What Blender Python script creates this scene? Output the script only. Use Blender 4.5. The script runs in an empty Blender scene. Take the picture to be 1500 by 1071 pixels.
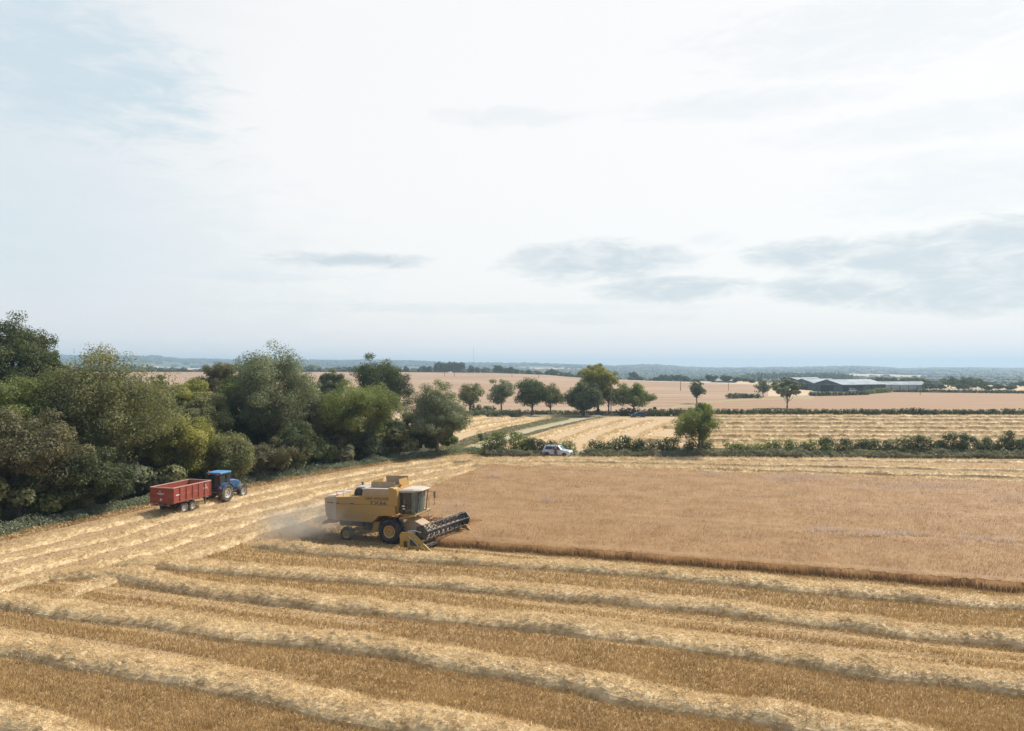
import bpy, math, random
import numpy as np
from mathutils import Vector, Matrix, Euler

# ------------------------------------------------------------------ camera
sc = bpy.context.scene
COL = sc.collection
H, F, HY = 13.0, 1100.0, 540.0          # camera height, focal length in photo pixels, horizon row
cam = bpy.data.cameras.new('camera'); cam_o = bpy.data.objects.new('camera', cam); COL.objects.link(cam_o)
cam.sensor_width = 36; cam.lens = 36 * F / 1500.0
cam.shift_y = (HY - 535.5) / 1500.0
cam.clip_start = 0.5; cam.clip_end = 20000
cam_o.location = (0, 0, H); cam_o.rotation_euler = (math.radians(90), 0, 0)
sc.camera = cam_o

# ------------------------------------------------------------------ sun, sky, exposure
SUN_AZ, SUN_EL = math.radians(52), math.radians(47)     # azimuth from +Y towards +X
sd = Vector((math.sin(SUN_AZ) * math.cos(SUN_EL), math.cos(SUN_AZ) * math.cos(SUN_EL), math.sin(SUN_EL)))
sun = bpy.data.lights.new('sun', 'SUN'); sun.energy = 5.0; sun.angle = math.radians(0.9); sun.color = (1.0, 0.93, 0.82)
sun_o = bpy.data.objects.new('sun', sun); COL.objects.link(sun_o)
sun_o.rotation_euler = sd.to_track_quat('Z', 'Y').to_euler()
sc.view_settings.view_transform = 'Standard'; sc.view_settings.look = 'None'
sc.view_settings.exposure = 0.18; sc.view_settings.gamma = 1.0
sc.view_settings.use_curve_mapping = False
sc.cycles.max_bounces = 6; sc.cycles.diffuse_bounces = 3; sc.cycles.glossy_bounces = 2
sc.cycles.transmission_bounces = 4; sc.cycles.transparent_max_bounces = 6; sc.cycles.volume_bounces = 0
sc.cycles.use_denoising = True
sc.cycles.volume_step_rate = 1.0; sc.cycles.volume_max_steps = 96

world = bpy.data.worlds.new('World'); sc.world = world; world.use_nodes = True

class NT:
    """small helper to write node graphs as expressions"""
    def __init__(s, tree): s.t = tree; s.n = tree.nodes; s.l = tree.links
    def node(s, typ, **kw):
        nd = s.n.new(typ)
        for k, v in kw.items(): setattr(nd, k, v)
        return nd
    def set(s, sock, v):
        if isinstance(v, bpy.types.NodeSocket): s.l.new(v, sock)
        elif isinstance(v, (tuple, list)) and len(v) == 3 and sock.type == 'RGBA': sock.default_value = (*v, 1)
        else: sock.default_value = v
    def m(s, op, a, b=None, c=None, clamp=False):
        nd = s.node('ShaderNodeMath', operation=op, use_clamp=clamp)
        for i, v in enumerate((a, b, c)):
            if v is not None: s.set(nd.inputs[i], v)
        return nd.outputs[0]
    def vm(s, op, a, b=None):
        nd = s.node('ShaderNodeVectorMath', operation=op)
        s.set(nd.inputs[0], a)
        if b is not None: s.set(nd.inputs[1], b)
        return nd.outputs[1] if op in ('DOT_PRODUCT', 'LENGTH') else nd.outputs[0]
    def mix(s, f, a, b, blend='MIX'):
        nd = s.node('ShaderNodeMix', data_type='RGBA', blend_type=blend)
        s.set(nd.inputs[0], f); s.set(nd.inputs[6], a); s.set(nd.inputs[7], b)
        return nd.outputs[2]
    def noise(s, vec, scale, detail=3.0, rough=0.55, dist=0.0):
        nd = s.node('ShaderNodeTexNoise')
        if vec is not None: s.l.new(vec, nd.inputs['Vector'])
        nd.inputs['Scale'].default_value = scale; nd.inputs['Detail'].default_value = detail
        nd.inputs['Roughness'].default_value = rough; nd.inputs['Distortion'].default_value = dist
        return nd.outputs[0]
    def smooth(s, v, lo, hi, a=0.0, b=1.0):
        nd = s.node('ShaderNodeMapRange', interpolation_type='SMOOTHSTEP')
        s.set(nd.inputs[0], v); nd.inputs[1].default_value = lo; nd.inputs[2].default_value = hi
        nd.inputs[3].default_value = a; nd.inputs[4].default_value = b
        return nd.outputs[0]
    def mapping(s, vec, scale=(1, 1, 1), rot=(0, 0, 0), loc=(0, 0, 0)):
        nd = s.node('ShaderNodeMapping'); s.l.new(vec, nd.inputs[0])
        nd.inputs['Location'].default_value = loc; nd.inputs['Rotation'].default_value = rot; nd.inputs['Scale'].default_value = scale
        return nd.outputs[0]
    def comb(s, x, y, z=0.0):
        nd = s.node('ShaderNodeCombineXYZ')
        for i, v in enumerate((x, y, z)): s.set(nd.inputs[i], v)
        return nd.outputs[0]

def build_world():
    t = NT(world.node_tree); t.n.clear()
    out = t.node('ShaderNodeOutputWorld'); bg = t.node('ShaderNodeBackground'); t.l.new(bg.outputs[0], out.inputs[0])
    sky = t.node('ShaderNodeTexSky', sky_type='NISHITA', sun_disc=False)
    sky.sun_elevation = SUN_EL; sky.sun_rotation = SUN_AZ; sky.air_density = 1.2; sky.dust_density = 1.5
    STR = 0.1; K = 1.0 / STR
    tc = t.node('ShaderNodeTexCoord'); d = t.vm('NORMALIZE', tc.outputs['Generated'])
    sep = t.node('ShaderNodeSeparateXYZ'); t.l.new(d, sep.inputs[0]); x, y, z = sep.outputs
    az = t.m('ARCTAN2', x, y); el = t.m('ARCSINE', z)
    azel = t.comb(az, el)
    # thin veil of high cloud, brightest towards the veiled sun
    E_ = 1.0 / (0.88 * 1.133); c = lambda r, g, b: (r * K * E_, g * K * E_, b * K * E_)   # the Nishita share and the exposure are taken out
    gx, gy = (930 - 750) / F, (540 - 220) / F
    bc = Vector((gx, 1, gy)).normalized()
    dp = t.vm('DOT_PRODUCT', d, tuple(bc))
    wisp = t.noise(t.mapping(azel, (2.0, 7.0, 1)), 1.6, 5, 0.6, 0.6)
    glow = t.smooth(t.m('ADD', dp, t.m('MULTIPLY', t.m('SUBTRACT', wisp, 0.5), 0.10)), 0.74, 0.925)
    veil = t.mix(glow, c(0.735, 0.785, 0.815), c(0.935, 0.92, 0.895))
    hor = t.smooth(el, 0.0, 0.13)
    low = t.noise(t.mapping(azel, (1.6, 30.0, 1), loc=(3, 0, 0)), 2.0, 4, 0.6)
    hor2 = t.m('ADD', hor, t.m('MULTIPLY', t.m('SUBTRACT', low, 0.5), 0.45), clamp=True)
    veil = t.mix(hor2, c(0.92, 0.875, 0.86), veil)
    # far from the sun the veil is dimmer and bluer
    back = t.smooth(dp, -0.3, 0.75)
    veil = t.mix(back, c(0.28, 0.37, 0.50), veil)
    # grey cloud banks and blue gaps (azimuth, elevation, half widths, strength) read off the photo
    n1 = t.noise(t.mapping(azel, (6.0, 20.0, 1)), 2.6, 9, 0.66, 0.5)
    n1 = t.m('MULTIPLY', t.m('SUBTRACT', n1, 0.5), 4.4)
    def blob(px, py, wx, wy, tilt=0.0):
        u, v = (px - 750) / F, (HY - py) / F
        a0 = math.atan(u); e0 = math.atan(v * math.cos(a0))
        A, B = 1.25 * wx / F * math.cos(a0) ** 2, 1.3 * wy / F
        da = t.m('SUBTRACT', az, a0); de = t.m('SUBTRACT', t.m('SUBTRACT', el, e0), t.m('MULTIPLY', da, tilt))
        q = t.m('ADD', t.m('POWER', t.m('ABSOLUTE', t.m('DIVIDE', da, A)), 2.0), t.m('POWER', t.m('ABSOLUTE', t.m('DIVIDE', de, B)), 2.0))
        return t.smooth(t.m('ADD', t.m('SUBTRACT', 1.15, q), n1), -0.75, 1.5)
    def union(lst):
        r = lst[0]
        for b in lst[1:]: r = t.m('MAXIMUM', r, b)
        return r
    grey = union([blob(875, 384, 95, 21), blob(980, 423, 85, 13), blob(1180, 372, 75, 14), blob(1400, 378, 190, 27),
                  blob(1470, 350, 80, 20), blob(1215, 425, 75, 16), blob(1400, 428, 150, 20), blob(515, 381, 90, 8)])
    faint = union([blob(745, 172, 85, 10), blob(1100, 152, 130, 14), blob(1390, 175, 190, 16), blob(1400, 270, 150, 30),
                   blob(380, 406, 95, 5), blob(1290, 40, 220, 36), blob(1040, 352, 30, 8), blob(880, 465, 120, 7), blob(700, 452, 260, 6)])
    blue = union([blob(70, 85, 200, 60, -0.12), blob(180, 118, 110, 30, -0.2), blob(80, 55, 130, 30, -0.2)])
    left = blob(60, 380, 420, 130, -0.12)
    colr = t.mix(t.m('MULTIPLY', blue, 0.95), veil, c(0.60, 0.71, 0.765))
    colr = t.mix(t.m('MULTIPLY', left, 0.28), colr, c(0.64, 0.725, 0.775))
    colr = t.mix(t.m('MULTIPLY', faint, 0.42), colr, c(0.70, 0.76, 0.80))
    colr = t.mix(t.m('MULTIPLY', grey, 0.85), colr, c(0.545, 0.62, 0.665))
    colr = t.mix(0.12, colr, sky.outputs[0])
    # below the horizon nothing is seen; keep it dim
    colr = t.mix(t.smooth(z, -0.05, 0.0), c(0.2, 0.19, 0.16), colr)
    t.l.new(colr, bg.inputs[0]); bg.inputs[1].default_value = STR
build_world()

# ------------------------------------------------------------------ helpers
def G(px, py, h=0.0):
    """ground point (world X, Y) seen at a photo pixel"""
    Z = (H - h) * F / (py - HY)
    return ((px - 750) / F * Z, Z)

def tag(o, label=None, cat=None, group=None, kind=None):
    if label: o['label'] = label
    if cat: o['category'] = cat
    if group: o['group'] = group
    if kind: o['kind'] = kind
    return o

def empty(name, loc=(0, 0, 0), rz=0.0):
    o = bpy.data.objects.new(name, None); COL.objects.link(o)
    o.location = loc; o.rotation_euler = (0, 0, rz); o.empty_display_size = 0.3
    return o

def link_mesh(name, me, mat, parent=None):
    o = bpy.data.objects.new(name, me); COL.objects.link(o)
    if mat is not None:
        for m_ in (mat if isinstance(mat, (list, tuple)) else [mat]): me.materials.append(m_)
    if parent is not None: o.parent = parent
    return o

def np_mesh(name, V, Fc, mat, parent=None, tint=None, smooth=False, mats_idx=None):
    """uniform polygons: V (n,3), Fc (m,k)"""
    V = np.asarray(V, dtype=np.float32); Fc = np.asarray(Fc, dtype=np.int32)
    me = bpy.data.meshes.new(name); k = Fc.shape[1]
    me.vertices.add(len(V)); me.vertices.foreach_set('co', V.ravel())
    me.loops.add(Fc.size); me.loops.foreach_set('vertex_index', Fc.ravel())
    me.polygons.add(len(Fc)); me.polygons.foreach_set('loop_start', np.arange(0, Fc.size, k, dtype=np.int32))
    try: me.polygons.foreach_set('loop_total', np.full(len(Fc), k, dtype=np.int32))
    except Exception: pass
    if mats_idx is not None: me.polygons.foreach_set('material_index', np.asarray(mats_idx, dtype=np.int32))
    me.polygons.foreach_set('use_smooth', np.full(len(Fc), smooth))
    if tint is not None:
        a = me.attributes.new('tint', 'FLOAT', 'POINT'); a.data.foreach_set('value', np.asarray(tint, dtype=np.float32))
    me.update(calc_edges=True)
    return link_mesh(name, me, mat, parent)

def vnoise(x, y, seed=0):
    x = np.asarray(x, dtype=np.float64); y = np.asarray(y, dtype=np.float64)
    xi = np.floor(x).astype(np.int64); yi = np.floor(y).astype(np.int64); fx = x - xi; fy = y - yi
    fx = fx * fx * (3 - 2 * fx); fy = fy * fy * (3 - 2 * fy)
    def h(a, b):
        n = (a * 374761393 + b * 668265263 + seed * 974634777) & 0xffffffff
        n = ((n ^ (n >> 13)) * 1274126177) & 0xffffffff
        return ((n ^ (n >> 16)) & 0xffff) / 65535.0
    return (h(xi, yi) * (1 - fx) + h(xi + 1, yi) * fx) * (1 - fy) + (h(xi, yi + 1) * (1 - fx) + h(xi + 1, yi + 1) * fx) * fy
def fbm(x, y, seed=0, o=4):
    s = 0; a = 1.0; t = 0
    for i in range(o):
        s = s + a * vnoise(np.asarray(x) * 2 ** i, np.asarray(y) * 2 ** i, seed + i); t += a; a *= 0.5
    return s / t

class MB:
    """collects shapes into one mesh"""
    def __init__(s): s.v = []; s.f = []; s.M = Matrix.Identity(4)
    def add(s, vs, fs):
        b = len(s.v); s.v += [tuple(s.M @ Vector(p)) for p in vs]; s.f += [tuple(b + i for i in f) for f in fs]; return s
    def box(s, c, d, rot=None):
        R = Euler(rot).to_matrix() if rot else Matrix.Identity(3)
        vs = [Vector(c) + R @ Vector((sx * d[0] / 2, sy * d[1] / 2, sz * d[2] / 2)) for sx in (-1, 1) for sy in (-1, 1) for sz in (-1, 1)]
        return s.add(vs, [(0, 1, 3, 2), (4, 6, 7, 5), (0, 4, 5, 1), (2, 3, 7, 6), (0, 2, 6, 4), (1, 5, 7, 3)])
    def prism(s, pts, a0, a1, ax='y'):
        """polygon pts extruded along an axis: 'y' -> pts are (x,z); 'x' -> (y,z); 'z' -> (x,y)"""
        mk = {'y': lambda p, a: (p[0], a, p[1]), 'x': lambda p, a: (a, p[0], p[1]), 'z': lambda p, a: (p[0], p[1], a)}[ax]
        n = len(pts); vs = [mk(p, a0) for p in pts] + [mk(p, a1) for p in pts]
        return s.add(vs, [tuple(range(n))[::-1], tuple(range(n, 2 * n))] + [(i, (i + 1) % n, n + (i + 1) % n, n + i) for i in range(n)])
    def loft(s, rings, cap=True):
        n = len(rings[0]); vs = [p for r in rings for p in r]; fs = []
        for j in range(len(rings) - 1):
            for i in range(n): fs.append((j * n + i, j * n + (i + 1) % n, (j + 1) * n + (i + 1) % n, (j + 1) * n + i))
        if cap: fs += [tuple(range(n))[::-1], tuple(range((len(rings) - 1) * n, len(rings) * n))]
        return s.add(vs, fs)
    def tube(s, path, rad, n=7):
        path = [Vector(p) for p in path]
        if not isinstance(rad, (list, tuple)): rad = [rad] * len(path)
        rings = []
        for i, p in enumerate(path):
            d = (path[min(i + 1, len(path) - 1)] - path[max(i - 1, 0)]).normalized()
            u = d.cross(Vector((0, 0, 1)) if abs(d.z) < 0.9 else Vector((1, 0, 0))).normalized(); w = d.cross(u)
            rings.append([p + (u * math.cos(2 * math.pi * k / n) + w * math.sin(2 * math.pi * k / n)) * rad[i] for k in range(n)])
        return s.loft(rings)
    def cyl(s, p0, p1, r, n=12, r1=None): return s.tube([p0, p1], [r, r if r1 is None else r1], n)
    def lathe(s, c, prof, n=24):
        """axis along y through c, profile of (radius, y)"""
        rings = [[(c[0] + r * math.cos(2 * math.pi * k / n), c[1] + yy, c[2] + r * math.sin(2 * math.pi * k / n)) for k in range(n)] for r, yy in prof]
        return s.loft(rings, cap=True)
    def build(s, name, mat, parent=None, bevel=0.0, smooth=False):
        me = bpy.data.meshes.new(name); me.from_pydata(s.v, [], s.f); me.update()
        import bmesh
        bm = bmesh.new(); bm.from_mesh(me); bmesh.ops.recalc_face_normals(bm, faces=bm.faces); bm.to_mesh(me); bm.free()
        if smooth: me.polygons.foreach_set('use_smooth', [True] * len(me.polygons))
        o = link_mesh(name, me, mat, parent)
        if bevel:
            b = o.modifiers.new('bevel', 'BEVEL'); b.width = bevel; b.segments = 2; b.limit_method = 'ANGLE'; b.angle_limit = math.radians(35)
        return o

def copy_tree(o, parent=None):
    c = o.copy(); COL.objects.link(c); c.parent = parent
    for ch in list(o.children): copy_tree(ch, c)
    return c

# ------------------------------------------------------------------ materials
MATS = {}
def mat_base(name, rough=0.8, spec=0.3):
    m = bpy.data.materials.new(name); m.use_nodes = True; t = NT(m.node_tree)
    b = t.n['Principled BSDF']; b.inputs['Roughness'].default_value = rough
    b.inputs['Specular IOR Level'].default_value = spec
    MATS[name] = m
    return m, t, b

def paint(name, col, rough=0.4, metal=0.0, dirt=(0.45, 0.36, 0.25), dirt_amt=0.35, scale=2.5, spec=0.5, glow=None):
    """machine paint with field dust lying unevenly on it"""
    m, t, b = mat_base(name, rough, spec)
    tc = t.node('ShaderNodeTexCoord'); o = tc.outputs['Object']
    n1 = t.noise(o, scale, 5, 0.65); n2 = t.noise(o, scale * 7, 3, 0.6)
    f = t.smooth(t.m('ADD', n1, t.m('MULTIPLY', n2, 0.35)), 0.52, 0.92)
    f = t.m('MULTIPLY', f, dirt_amt)
    c2 = t.mix(t.m('MULTIPLY', n2, 0.25), col, tuple(v * 0.7 for v in col))
    c3 = t.mix(f, c2, dirt); t.l.new(c3, b.inputs['Base Color'])
    t.l.new(t.m('ADD', rough, t.m('MULTIPLY', f, 0.5), clamp=True), b.inputs['Roughness'])
    b.inputs['Metallic'].default_value = metal
    if glow: b.inputs['Emission Color'].default_value = (*col, 1); b.inputs['Emission Strength'].default_value = glow
    return m

def glass(name, col=(0.02, 0.03, 0.035), alpha=0.55):
    m, t, b = mat_base(name, 0.06, 0.8)
    b.inputs['Base Color'].default_value = (*col, 1); b.inputs['Alpha'].default_value = alpha
    return m

def leaf(name, c1, c2, trans=0.35, scale=0.35):
    """foliage: tint attribute per leaf, noise per clump, some light passing through"""
    m = bpy.data.materials.new(name); m.use_nodes = True; t = NT(m.node_tree); t.n.clear()
    out = t.node('ShaderNodeOutputMaterial')
    at = t.node('ShaderNodeAttribute', attribute_name='tint')
    tc = t.node('ShaderNodeTexCoord'); n = t.noise(tc.outputs['Object'], scale, 2, 0.5)
    f = t.m('ADD', t.m('MULTIPLY', at.outputs['Fac'], 0.6), t.m('MULTIPLY', t.smooth(n, 0.3, 0.7), 0.5), clamp=True)
    col = t.mix(f, c1, c2)
    df = t.node('ShaderNodeBsdfPrincipled'); t.l.new(col, df.inputs['Base Color']); df.inputs['Roughness'].default_value = 0.62
    df.inputs['Specular IOR Level'].default_value = 0.25
    tr = t.node('ShaderNodeBsdfTranslucent'); t.l.new(t.mix(1.0, col, (1.15, 1.2, 0.65), 'MULTIPLY'), tr.inputs[0])
    mx = t.node('ShaderNodeMixShader'); mx.inputs[0].default_value = trans
    t.l.new(df.outputs[0], mx.inputs[1]); t.l.new(tr.outputs[0], mx.inputs[2]); t.l.new(mx.outputs[0], out.inputs[0])
    MATS[name] = m
    return m

def straw(name, cols, trans=0.2, scale=1.0, nscale=0.5):
    """dry straw / stalks; cols = dark, mid, light blended by tint and large noise in world space"""
    m = bpy.data.materials.new(name); m.use_nodes = True; t = NT(m.node_tree); t.n.clear()
    out = t.node('ShaderNodeOutputMaterial')
    at = t.node('ShaderNodeAttribute', attribute_name='tint')
    ge = t.node('ShaderNodeNewGeometry'); n = t.noise(ge.outputs['Position'], nscale, 3, 0.6)
    f = t.m('ADD', t.m('MULTIPLY', at.outputs['Fac'], 0.7), t.m('MULTIPLY', t.m('SUBTRACT', n, 0.35), 0.9), clamp=True)
    r = t.node('ShaderNodeValToRGB'); e = r.color_ramp.elements
    e[0].color = (*cols[0], 1); e[1].color = (*cols[2], 1); e[1].position = 1.0
    k = e.new(0.5); k.color = (*cols[1], 1); t.l.new(f, r.inputs[0])
    df = t.node('ShaderNodeBsdfPrincipled'); t.l.new(r.outputs[0], df.inputs['Base Color']); df.inputs['Roughness'].default_value = 0.6
    df.inputs['Specular IOR Level'].default_value = 0.3
    tr = t.node('ShaderNodeBsdfTranslucent'); t.l.new(r.outputs[0], tr.inputs[0])
    mx = t.node('ShaderNodeMixShader'); mx.inputs[0].default_value = trans
    t.l.new(df.outputs[0], mx.inputs[1]); t.l.new(tr.outputs[0], mx.inputs[2]); t.l.new(mx.outputs[0], out.inputs[0])
    MATS[name] = m
    return m

def ground_mat(name, c1, c2, c3, ang=0.0, row=0.0, nscale=0.35, fine=6.0, bump=0.25, stretch=6.0, rowamt=0.4):
    """soil / stubble / crop seen as a surface: patches, streaks along the drilling direction, fine grain"""
    m, t, b = mat_base(name, 0.9, 0.1)
    ge = t.node('ShaderNodeNewGeometry'); P = ge.outputs['Position']
    R = t.mapping(P, (1, 1, 1), rot=(0, 0, -ang))
    S = t.mapping(R, (1.0 / stretch, 1, 1))
    patches = t.noise(P, nscale * 0.2, 4, 0.6); streak = t.noise(S, nscale * 3, 4, 0.65); grain = t.noise(R, fine, 4, 0.7)
    f = t.m('ADD', t.m('MULTIPLY', streak, 0.6), t.m('MULTIPLY', grain, 0.5))
    if row > 0:
        sp = t.node('ShaderNodeSeparateXYZ'); t.l.new(R, sp.inputs[0])
        w = t.m('SINE', t.m('ADD', t.m('MULTIPLY', sp.outputs[1], 2 * math.pi / row), t.m('MULTIPLY', streak, 1.5)))
        f = t.m('ADD', f, t.m('MULTIPLY', w, rowamt * 0.25))
    col = t.mix(t.smooth(f, 0.35, 0.75), c1, c2)
    col = t.mix(t.m('MULTIPLY', t.smooth(patches, 0.42, 0.68), 0.6), col, c3)
    t.l.new(col, b.inputs['Base Color'])
    bp = t.node('ShaderNodeBump'); bp.inputs['Strength'].default_value = bump; bp.inputs['Distance'].default_value = 0.12
    t.l.new(f, bp.inputs['Height']); t.l.new(bp.outputs[0], b.inputs['Normal'])
    return m

ROW = math.radians(-19)       # direction of the near windrows and of the drilling
M_stub = ground_mat('stubble_soil', (0.28, 0.18, 0.09), (0.46, 0.315, 0.155), (0.40, 0.285, 0.18), ROW, 0.9, 0.5, 7, 0.6, 7)
M_head = ground_mat('headland_soil', (0.27, 0.175, 0.095), (0.46, 0.32, 0.18), (0.36, 0.25, 0.165), math.radians(66), 0, 0.5, 5, 0.6, 9)
M_far_stub = ground_mat('pale_stubble', (0.40, 0.28, 0.165), (0.54, 0.40, 0.25), (0.46, 0.33, 0.205), math.radians(-2), 0, 0.3, 3, 0.4, 9)
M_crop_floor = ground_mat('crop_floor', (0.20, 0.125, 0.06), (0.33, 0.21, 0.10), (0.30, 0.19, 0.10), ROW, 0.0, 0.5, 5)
M_pink = ground_mat('ripe_crop_far', (0.295, 0.195, 0.13), (0.36, 0.248, 0.168), (0.43, 0.31, 0.22), math.radians(3), 24, 0.06, 0.8, 0.1, 14, 0.5)
M_pink2 = ground_mat('ripe_crop_right', (0.295, 0.187, 0.118), (0.36, 0.235, 0.15), (0.33, 0.225, 0.155), math.radians(-3), 12, 0.10, 1.0, 0.1, 14, 0.7)
M_grass = ground_mat('rough_grass', (0.22, 0.20, 0.10), (0.37, 0.31, 0.17), (0.42, 0.33, 0.195), 0, 0, 0.8, 5, 0.4, 2)
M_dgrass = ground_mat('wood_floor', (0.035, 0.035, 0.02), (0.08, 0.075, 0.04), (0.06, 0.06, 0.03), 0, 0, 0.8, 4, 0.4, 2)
M_track = ground_mat('lane_surface', (0.33, 0.29, 0.20), (0.45, 0.38, 0.27), (0.30, 0.27, 0.17), math.radians(60), 0, 1.2, 6, 0.2, 5)
M_valley_g = ground_mat('pasture_far', (0.07, 0.09, 0.04), (0.13, 0.15, 0.07), (0.10, 0.11, 0.05), 0, 0, 0.02, 0.3, 0.0, 3)
M_valley_s = ground_mat('straw_field_far', (0.46, 0.35, 0.23), (0.56, 0.43, 0.29), (0.50, 0.37, 0.25), 0, 0, 0.02, 0.3, 0.0, 6)
M_valley_w = ground_mat('wood_far', (0.03, 0.045, 0.03), (0.055, 0.07, 0.045), (0.04, 0.055, 0.035), 0, 0, 0.05, 0.3, 0.0, 2)

S_row = straw('windrow_straw', ((0.36, 0.23, 0.10), (0.79, 0.605, 0.345), (0.94, 0.80, 0.555)), 0.3, nscale=0.9)
S_stub = straw('stubble_stalks', ((0.33, 0.215, 0.09), (0.56, 0.39, 0.18), (0.70, 0.53, 0.30)), 0.25, nscale=0.45)
S_crop = straw('barley_ears', ((0.40, 0.237, 0.112), (0.58, 0.372, 0.19), (0.74, 0.54, 0.325)), 0.38, nscale=0.35)
S_white = straw('bleached_ears', ((0.6, 0.45, 0.32), (0.75, 0.6, 0.48), (0.85, 0.75, 0.65)), 0.2, nscale=0.35)

L_dark = leaf('leaf_dark', (0.050, 0.070, 0.038), (0.155, 0.175, 0.080))
L_mid = leaf('leaf_mid', (0.085, 0.118, 0.042), (0.29, 0.315, 0.11))
L_olive = leaf('leaf_olive', (0.095, 0.105, 0.050), (0.32, 0.31, 0.15))
L_yel = leaf('leaf_yellow_green', (0.13, 0.145, 0.040), (0.47, 0.435, 0.13))
L_grey = leaf('leaf_grey_green', (0.095, 0.115, 0.070), (0.32, 0.335, 0.21))
L_brown = leaf('leaf_brownish', (0.095, 0.088, 0.052), (0.25, 0.225, 0.13))
L_autumn = leaf('leaf_turning', (0.08, 0.08, 0.03), (0.24, 0.19, 0.075))
L_weed = leaf('weed_stems', (0.16, 0.15, 0.10), (0.42, 0.37, 0.27), 0.25, 0.8)
L_verge = leaf('verge_leaves', (0.12, 0.14, 0.10), (0.36, 0.38, 0.27), 0.25, 0.8)
L_weedg = leaf('weed_green', (0.10, 0.135, 0.08), (0.30, 0.33, 0.20), 0.25, 0.8)
M_bark, _t, _b = mat_base('bark', 0.9, 0.1)
_tc = _t.node('ShaderNodeTexCoord'); _t.l.new(_t.mix(_t.noise(_t.mapping(_tc.outputs['Object'], (4, 4, 0.7)), 3, 4), (0.08, 0.065, 0.05), (0.27, 0.22, 0.17)), _b.inputs['Base Color'])

P_yel = paint('harvester_yellow', (0.47, 0.27, 0.055), 0.5, dirt=(0.37, 0.27, 0.15), dirt_amt=0.8)
P_cream = paint('dusty_cream', (0.50, 0.38, 0.27), 0.6, dirt=(0.58, 0.45, 0.33), dirt_amt=0.7)
P_tan = paint('dusty_tan', (0.42, 0.30, 0.18), 0.7, dirt=(0.5, 0.4, 0.28), dirt_amt=0.8)
P_top = paint('pale_top', (0.50, 0.43, 0.36), 0.7, dirt=(0.52, 0.45, 0.37), dirt_amt=0.8)  # paler tone for the upward faces
P_brightyel = paint('header_yellow', (0.45, 0.28, 0.045), 0.5, dirt=(0.34, 0.25, 0.14), dirt_amt=0.8)
P_black = paint('black_paint', (0.018, 0.02, 0.025), 0.4, dirt=(0.25, 0.2, 0.15), dirt_amt=0.35)
P_letter = paint('letter_blue', (0.06, 0.035, 0.05), 0.5, dirt_amt=0.3)
P_steel = paint('worn_steel', (0.62, 0.62, 0.63), 0.3, 0.7, dirt_amt=0.3)
P_dsteel = paint('dull_reel_steel', (0.17, 0.18, 0.20), 0.5, 0.2, dirt_amt=0.3)
P_rubber = paint('tyre_rubber', (0.028, 0.032, 0.045), 0.85, dirt=(0.30, 0.24, 0.17), dirt_amt=0.30, spec=0.2)
P_rubberd = paint('dusty_tyre', (0.05, 0.048, 0.045), 0.9, dirt=(0.38, 0.32, 0.24), dirt_amt=0.6, spec=0.2)
P_rimyel = paint('yellow_rim', (0.58, 0.36, 0.10), 0.6, dirt=(0.45, 0.35, 0.22), dirt_amt=0.8)
P_rimpale = paint('pale_rim', (0.55, 0.52, 0.47), 0.6, dirt_amt=0.6)
P_blue = paint('tractor_blue', (0.018, 0.085, 0.21), 0.45, dirt=(0.3, 0.3, 0.3), dirt_amt=0.15)
P_bluetop = paint('tractor_roof_blue', (0.06, 0.23, 0.46), 0.5, dirt=(0.4, 0.45, 0.5), dirt_amt=0.2)
P_grey = paint('grey_plastic', (0.16, 0.165, 0.175), 0.6, dirt_amt=0.4)
P_red = paint('trailer_red', (0.29, 0.05, 0.032), 0.5, dirt=(0.34, 0.15, 0.10), dirt_amt=0.5)
P_redin = paint('trailer_inside', (0.42, 0.10, 0.06), 0.7, dirt=(0.5, 0.32, 0.22), dirt_amt=0.7)
P_rail = paint('trailer_rail', (0.60, 0.36, 0.30), 0.5, dirt_amt=0.4)
P_chassis = paint('dark_chassis', (0.05, 0.045, 0.045), 0.7, dirt_amt=0.5)
P_white = paint('white_car_paint', (0.62, 0.67, 0.74), 0.2, dirt_amt=0.12, scale=1.0)
P_navy = paint('dark_blue_car_paint', (0.035, 0.06, 0.12), 0.2, dirt_amt=0.06, scale=1.0)
P_whitemark = paint('white_mark', (0.75, 0.72, 0.70), 0.6, dirt_amt=0.2)
P_orange = paint('orange_lamp', (0.9, 0.16, 0.03), 0.3, dirt_amt=0.05)
P_lamp = paint('lamp_lens', (0.85, 0.85, 0.85), 0.1, dirt_amt=0.1)
P_wood = paint('weathered_wood', (0.17, 0.12, 0.08), 0.9, dirt_amt=0.2)
P_skin = paint('skin', (0.50, 0.30, 0.20), 0.6, dirt_amt=0.0)
P_shirt = paint('red_brown_top', (0.15, 0.045, 0.035), 0.9, dirt_amt=0.05)
P_trouser = paint('dark_trousers', (0.03, 0.035, 0.05), 0.9, dirt_amt=0.05)
P_hair = paint('brown_hair', (0.06, 0.035, 0.02), 0.8, dirt_amt=0)
P_bshirt = paint('pale_shirt', (0.45, 0.47, 0.5), 0.9, dirt_amt=0.05)
P_barnroof = paint('pale_sheet_roof', (0.29, 0.33, 0.37), 0.7, dirt=(0.22, 0.24, 0.26), dirt_amt=0.6, scale=0.2)
P_barnwall = paint('green_sheet_wall', (0.035, 0.075, 0.08), 0.7, dirt_amt=0.15, scale=0.3)
P_barndark = paint('barn_dark', (0.018, 0.025, 0.03), 0.9, dirt_amt=0.0)  # near black for posts and doors, and painted shade in open bays
P_barnpale = paint('pale_block_wall', (0.38, 0.42, 0.45), 0.8, dirt_amt=0.3, scale=0.3)
GL = glass('machine_glass', (0.025, 0.045, 0.05), 0.62)
GLF = glass('windscreen_glass', (0.17, 0.25, 0.24), 0.5)
GLC = glass('car_glass', (0.012, 0.025, 0.04), 0.93)
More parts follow.
